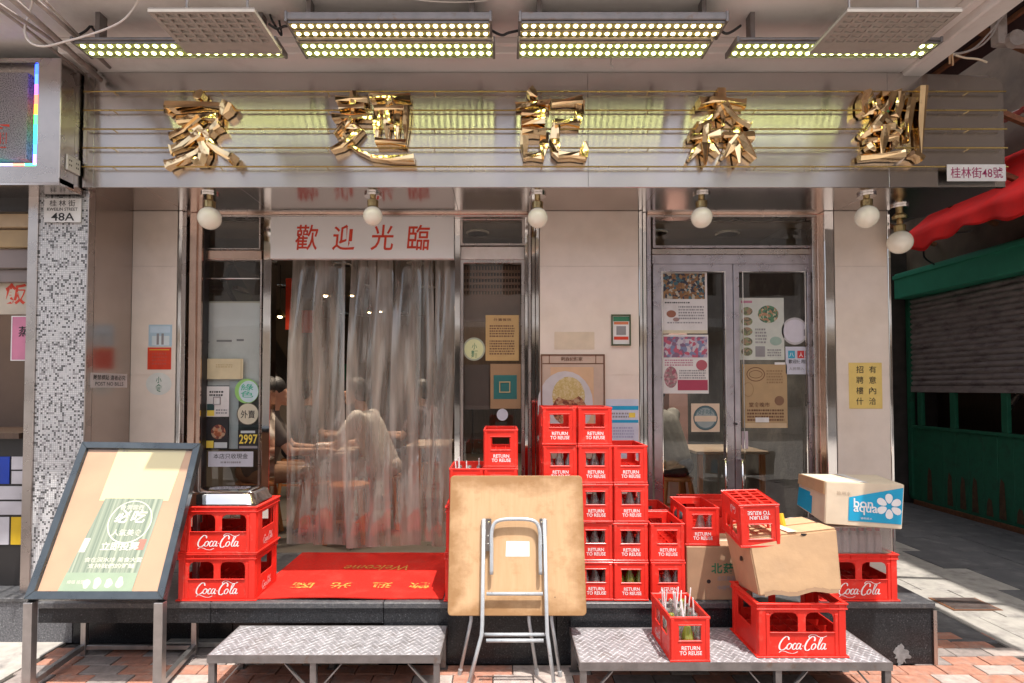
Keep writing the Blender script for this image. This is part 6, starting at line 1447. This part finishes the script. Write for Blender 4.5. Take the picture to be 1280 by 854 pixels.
# dark lean-to roof and rusty rafters over the alley mouth
rf = thing('alley_roof', 'dark lean-to roof on rusty rafters over the mouth of the alley', 'roof', (3.6, 4, 4))
zr = lambda x: 4.62 - .42*(x - 2.5)
MB().hexa([(2.64, 2.2, zr(2.64)), (3.74, 2.2, zr(3.74)), (3.74, 8.9, zr(3.74)), (2.64, 8.9, zr(2.64)), (2.64, 2.2, zr(2.64)+.02), (3.74, 2.2, zr(3.74)+.02), (3.74, 8.9, zr(3.74)+.02), (2.64, 8.9, zr(2.64)+.02)]).build('sheet', 'roof_dark', rf)
for yy in (3.0, 3.55, 4.15, 4.8, 5.5, 6.3, 7.2):
    MB().bar((2.64, yy, zr(2.64) - .05), (5.45, yy, zr(5.45) - .05), .04, .045).build('rafter', 'rust', rf)
for xx in (3.1, 3.6): MB().bar((xx, 2.2, zr(xx) - .018), (xx, 8.8, zr(xx) - .018), .03, .03).build('purlin', 'rust', rf)
gp = P(1249, 20, 3.5); 
gt = thing('galvanised_post', 'galvanised steel post and bracket hanging at the top corner over the alley', 'post', (gp.x, 3.5, 3.6))
pb_ = P(1249, 56, 3.5)
MB().box(pb_.x - .028, pb_.x + .028, 3.47, 3.53, pb_.z, 4.3).build('post', 'pipe', gt, bevel=.003)
MB().bar((pb_.x - .02, 3.5, pb_.z + .02), (pb_.x + .45, 3.5, pb_.z + .01), .05, .05).build('arm', 'pipe', gt)
MB().lathe([(.05, -.02), (.05, .02)], 12, (pb_.x + .06, 3.46, pb_.z + .01), axis=(0, 1, 0)).build('clamp', 'pipe', gt)
for pts_, lab, m_ in (([(1170, 20), (1178, 40), (1186, 60), (1187, 80)], 'tan cord hanging beside the ceiling edge beam', 'card'), ([(1172, 22), (1184, 50), (1190, 70), (1191, 82)], 'second tan cord hanging by the ceiling edge beam', 'card'),
     ([(1188, 68), (1215, 62), (1238, 40), (1262, 10), (1270, -5)], 'grey wire sweeping up past the galvanised post', 'pipe'), ([(1190, 70), (1225, 58), (1245, 35), (1250, 10), (1246, -5)], 'grey wire rising close to the galvanised post', 'pipe'),
     ([(1186, 66), (1204, 72), (1222, 74), (1234, 78)], 'pale wire lying along the top of the steel sign', 'card_pale'), ([(1150, 34), (1162, 38), (1170, 30), (1180, 22), (1176, 30), (1160, 42)], 'black wires tangled at the end of the last floodlight', 'cable_b')):
    cable([P(a, b, 3.42) for a, b in pts_], .006, m_, lab)
gm = MB(); 
for k_ in range(13): gm.box(5.0 + k_*.03, 5.0 + k_*.03 + .016, 6.9, 6.93, 4.0, 4.7)
cw = thing('corrugated_sheet', 'grey corrugated sheet above the red awning', 'sheet', (4.9, 6.9, 4.2)); 
cs = MB(); n = 44
for j in (0, 1):
    for i in range(n + 1): y = 5.2 + 2.2*i/n; cs.v.append(Vector((4.75 + .02*math.sin(i*1.4) + .6*j, y, 4.35 + .25*j - .25)))
for i in range(n): cs.f.append((i, i+1, n+2+i, n+1+i))
cs.build('sheet', mat('grey_translucent', (.42, .38, .37), .5), cw, fix=False)

# ================================================================== people eating inside
def blob(name, m, parent, parts, voxel=.011, smooth_it=6, label=None):
    """one continuous surface grown round tapered limbs"""
    mb = MB()
    for it in parts:
        if it[0] == 's': mb.sphere(it[1], it[2], 16, 10, it[3] if len(it) > 3 else (1, 1, 1))
        else:
            a, b, ra, rb = Vector(it[1]), Vector(it[2]), it[3], it[4]
            mb.sphere(a, ra, 12, 8); mb.sphere(b, rb, 12, 8)
            k = 3; mb.tube([a.lerp(b, q/k) for q in range(k+1)], [ra + (rb-ra)*q/k for q in range(k+1)], 12)
    o = mb.build(name, m, parent)
    r = o.modifiers.new('r', 'REMESH'); r.mode = 'VOXEL'; r.voxel_size = voxel; r.use_smooth_shade = True
    s_ = o.modifiers.new('s', 'SMOOTH'); s_.factor = .5; s_.iterations = smooth_it
    me = bpy.data.meshes.new_from_object(o.evaluated_get(bpy.context.evaluated_depsgraph_get())); me.name = name
    o.modifiers.clear(); old = o.data; o.data = me; bpy.data.meshes.remove(old)
    if not me.materials: me.materials.append(M[m] if isinstance(m, str) else m)
    me.shade_smooth(); return o
def person(px_, Y, face, label, shirt, trousers, lean=.12, hand_z=.74, seat=.46, shoe=None, scale=1.0, feet_fwd=.42, look=0.0):
    """seated figure: pelvis below px_, facing angle 'face' (0 = away from the street, 90 = towards -x)"""
    x = (px_ - 628)/F*Y; root = thing('person', label, 'person', (x, Y, FLOOR))
    a = math.radians(face); fwd = Vector((-math.sin(a), math.cos(a), 0)); rt = Vector((math.cos(a), math.sin(a), 0))
    L = lambda r_, f_, u_: Vector((x, Y, FLOOR)) + rt*r_ + fwd*f_ + Vector((0, 0, u_))
    pel, chest, neck = L(0, 0, seat + .10), L(0, lean*.8, seat + .40), L(0, lean*1.15, seat + .56)
    head = L(look*.03, lean*1.45, seat + .71)
    body, cloth, leg = [], [], []
    body += [('c', chest, neck + Vector((0,0,.0)), .09, .052), ('c', neck, head, .052, .055), ('s', head, .086, (.92, .92, 1.22)), ('s', head + fwd*.035 + Vector((0,0,-.055)), .058, (.9, .9, .9)),
             ('s', head + fwd*.098 + Vector((0,0,-.012)), .017), ('s', head + fwd*.086 + Vector((0,0,-.045)), .018, (1.3, 1, .6)), ('s', head + fwd*.072 + Vector((0,0,-.09)), .028)]
    for s_ in (-1, 1): body.append(('s', head + rt*.083*s_ + Vector((0,0,-.01)), .022, (.6, .6, 1.3)))
    for s_ in (-1, 1):
        sh = L(.175*s_, lean*.95, seat + .49); el = L(.23*s_, lean + .16, seat + .24); wr_ = L(.12*s_, lean + .40, hand_z + .02); pa = L(.10*s_, lean + .47, hand_z + .015)
        body += [('c', sh, el, .045, .036), ('c', el, wr_, .036, .024), ('c', wr_, pa, .024, .030)]
        for q in range(4):
            b0 = pa + rt*(.018*(q - 1.5)); d1 = fwd*.035 + Vector((0, 0, .004)); d2 = fwd*(.024 - .003*abs(q-1.5)) + Vector((0, 0, -.018))
            body += [('c', b0, b0 + d1, .009, .008), ('c', b0 + d1, b0 + d1 + d2, .008, .007)]
        body.append(('c', wr_ + fwd*.02 - rt*s_*.02, pa - rt*s_*.045 + fwd*.02, .011, .008))
        cloth += [('c', sh, sh.lerp(el, .62), .068, .062), ('c', chest + rt*.07*s_, sh, .10, .066)]
        hip, kn, an_ = L(.09*s_, .02, seat + .06), L(.15*s_, .42, seat + .05), L(.14*s_, feet_fwd, .09)
        leg += [('c', hip, kn, .088, .062)]; body += [('c', kn, an_, .052, .034), ('c', an_, an_ + fwd*.12 + Vector((0,0,-.045)), .036, .026)]
        if trousers[1]: leg += [('c', kn, an_, .066, .048)]
    cloth += [('c', pel, chest, .135, .145), ('c', pel + rt*.05, chest + rt*.06, .12, .12), ('c', pel - rt*.05, chest - rt*.06, .12, .12), ('c', chest, neck + Vector((0,0,-.03)), .12, .062)]
    leg += [('s', pel + Vector((0,0,-.03)), .15, (1.1, 1, .75))]
    blob('body', 'skin', root, body, .010, 3)
    blob('shirt', shirt, root, cloth, .013, 6); blob('trousers', trousers[0], root, leg, .014, 4)
    hc = head - fwd*.018 + Vector((0, 0, .028))
    blob('hair', 'hair', root, [('s', hc, .096, (.98, .98, 1.08)), ('s', hc - fwd*.03 + Vector((0,0,-.05)), .075)], .010, 2)
    for s_ in (-1, 1):
        an_ = L(.14*s_, feet_fwd, .045); sh_ = blob('shoe', shoe or 'dark_frame', root, [('c', an_ - fwd*.05, an_ + fwd*.15, .042, .036)], .010, 3)
        if shoe:
            stp = MB()
            for q in range(3): stp.bar(an_ + fwd*(.03 + q*.035) - rt*.044 + Vector((0,0,.01)), an_ + fwd*(.045 + q*.035) + rt*.0 + Vector((0,0,.046)), .010, .004)
            stp.build('stripes', 'print_white', root)
    return root
fab = lambda n_, c_: mat('fabric_' + n_, c_, .9, 0, .12, 30, .3, 40)
blk = mat('black_sandal', (.015, .015, .018), .5)
person(322, 4.66, -72, 'person in a brown T-shirt eating at the table just inside the doorway, seen from behind', fab('brown', (.085, .07, .065)), (fab('tanshort', (.22, .12, .07)), False), .10, .66, .45, blk, feet_fwd=.36)
person(480, 5.00, 80, 'person in a white T-shirt and pale shorts bent over the table behind the curtain', fab('white', (.72, .66, .60)), (fab('paleshort', (.62, .52, .46)), False), .18, .66, .45)
person(372, 6.2, -70, 'dark haired person seated further inside behind the one in brown', fab('slate', (.07, .075, .08)), (fab('navy', (.03, .035, .05)), True), .10, .66, .45)
person(842, 4.95, 35, 'person in grey clothes seated behind the first glass door', fab('grey', (.20, .19, .18)), (fab('navy', (.03, .035, .05)), True), .16, .7, .46)
person(545, 6.0, 75, 'dim figure in plum clothes seated near the far side of the curtained doorway', fab('plum', (.10, .06, .065)), (fab('navy', (.03, .035, .05)), True), .12, .68, .45)
def dining_table(px0, px1, Y0, Y1, top, label, m='table_top'):
    xa, xb = (px0 - 628)/F*Y0, (px1 - 628)/F*Y0
    t = thing('dining_table', label, 'table', ((xa+xb)/2, (Y0+Y1)/2, FLOOR)); z = FLOOR + top
    MB().box(xa, xb, Y0, Y1, z - .028, z).build('tabletop', mat('table_top', (.55, .42, .33), .3, 0, .06, 5), t, bevel=.005)
    for xx in (xa + .04, xb - .04):
        for yy in (Y0 + .04, Y1 - .04): MB().box(xx - .02, xx + .02, yy - .02, yy + .02, FLOOR, z - .0285).build('leg', 'wood_orange', t, bevel=.002)
    return t
dining_table(378, 436, 4.72, 5.35, .66, 'pale topped table between the person in brown and the one in white')
dining_table(508, 560, 5.15, 5.75, .68, 'pale topped table near the far side of the curtained doorway')
dining_table(870, 960, 4.85, 5.45, .66, 'wooden topped table behind the glass doors')
def stool(px_, Y, label, h=.44):
    x = (px_ - 628)/F*Y; t = thing('stool', label, 'stool', (x, Y, FLOOR), 'orange wooden stools in the restaurant')
    MB().lathe([(.0, h - .03), (.155, h - .03), (.16, h - .015), (.155, h), (.0, h)], 20, (x, Y, FLOOR)).build('seat', 'wood_orange', t)
    for sx in (-1, 1):
        for sy in (-1, 1): MB().bar((x + sx*.15, Y + sy*.15, FLOOR), (x + sx*.10, Y + sy*.10, FLOOR + h - .031), .03, .03).build('leg', 'wood_orange', t)
    for s_ in (-1, 1): MB().bar((x - .125, Y + s_*.125, FLOOR + .17), (x + .125, Y + s_*.125, FLOOR + .17), .02, .02).build('rung', 'wood_orange', t)
stool(322, 4.68, 'orange stool under the person in brown'); stool(480, 5.02, 'orange stool under the person in the white T-shirt'); stool(372, 6.2, 'stool under the person sitting further inside')
stool(842, 4.95, 'stool under the person in grey behind the glass door'); stool(545, 6.0, 'stool under the dim figure in plum'); stool(438, 4.55, 'empty orange stool showing in the gap between curtain strips')
stool(400, 4.75, 'empty stool tucked beneath the pale topped table')
MB().lathe([(.0, 0), (.04, .0), (.075, .05), (.078, .055), (.068, .053), (.036, .012), (.0, .01)], 16, ((405-628)/F*4.9, 4.92, FLOOR + .6605)).build('soup_bowl', 'paper', label='white bowl on the table between the two nearest diners', cat='bowl', smooth=True)
MB().box(1.62, 1.80, 5.6, 5.8, FLOOR, 2.85).build('column', mat('pink_column', (.42, .26, .25), .4), label='dull pink column behind the first glass door', cat='column')
# remove helper leftovers
for o in list(bpy.data.objects):
    if o.type == 'MESH' and o.name.startswith('lettering') and not o.data.polygons: bpy.data.objects.remove(o)
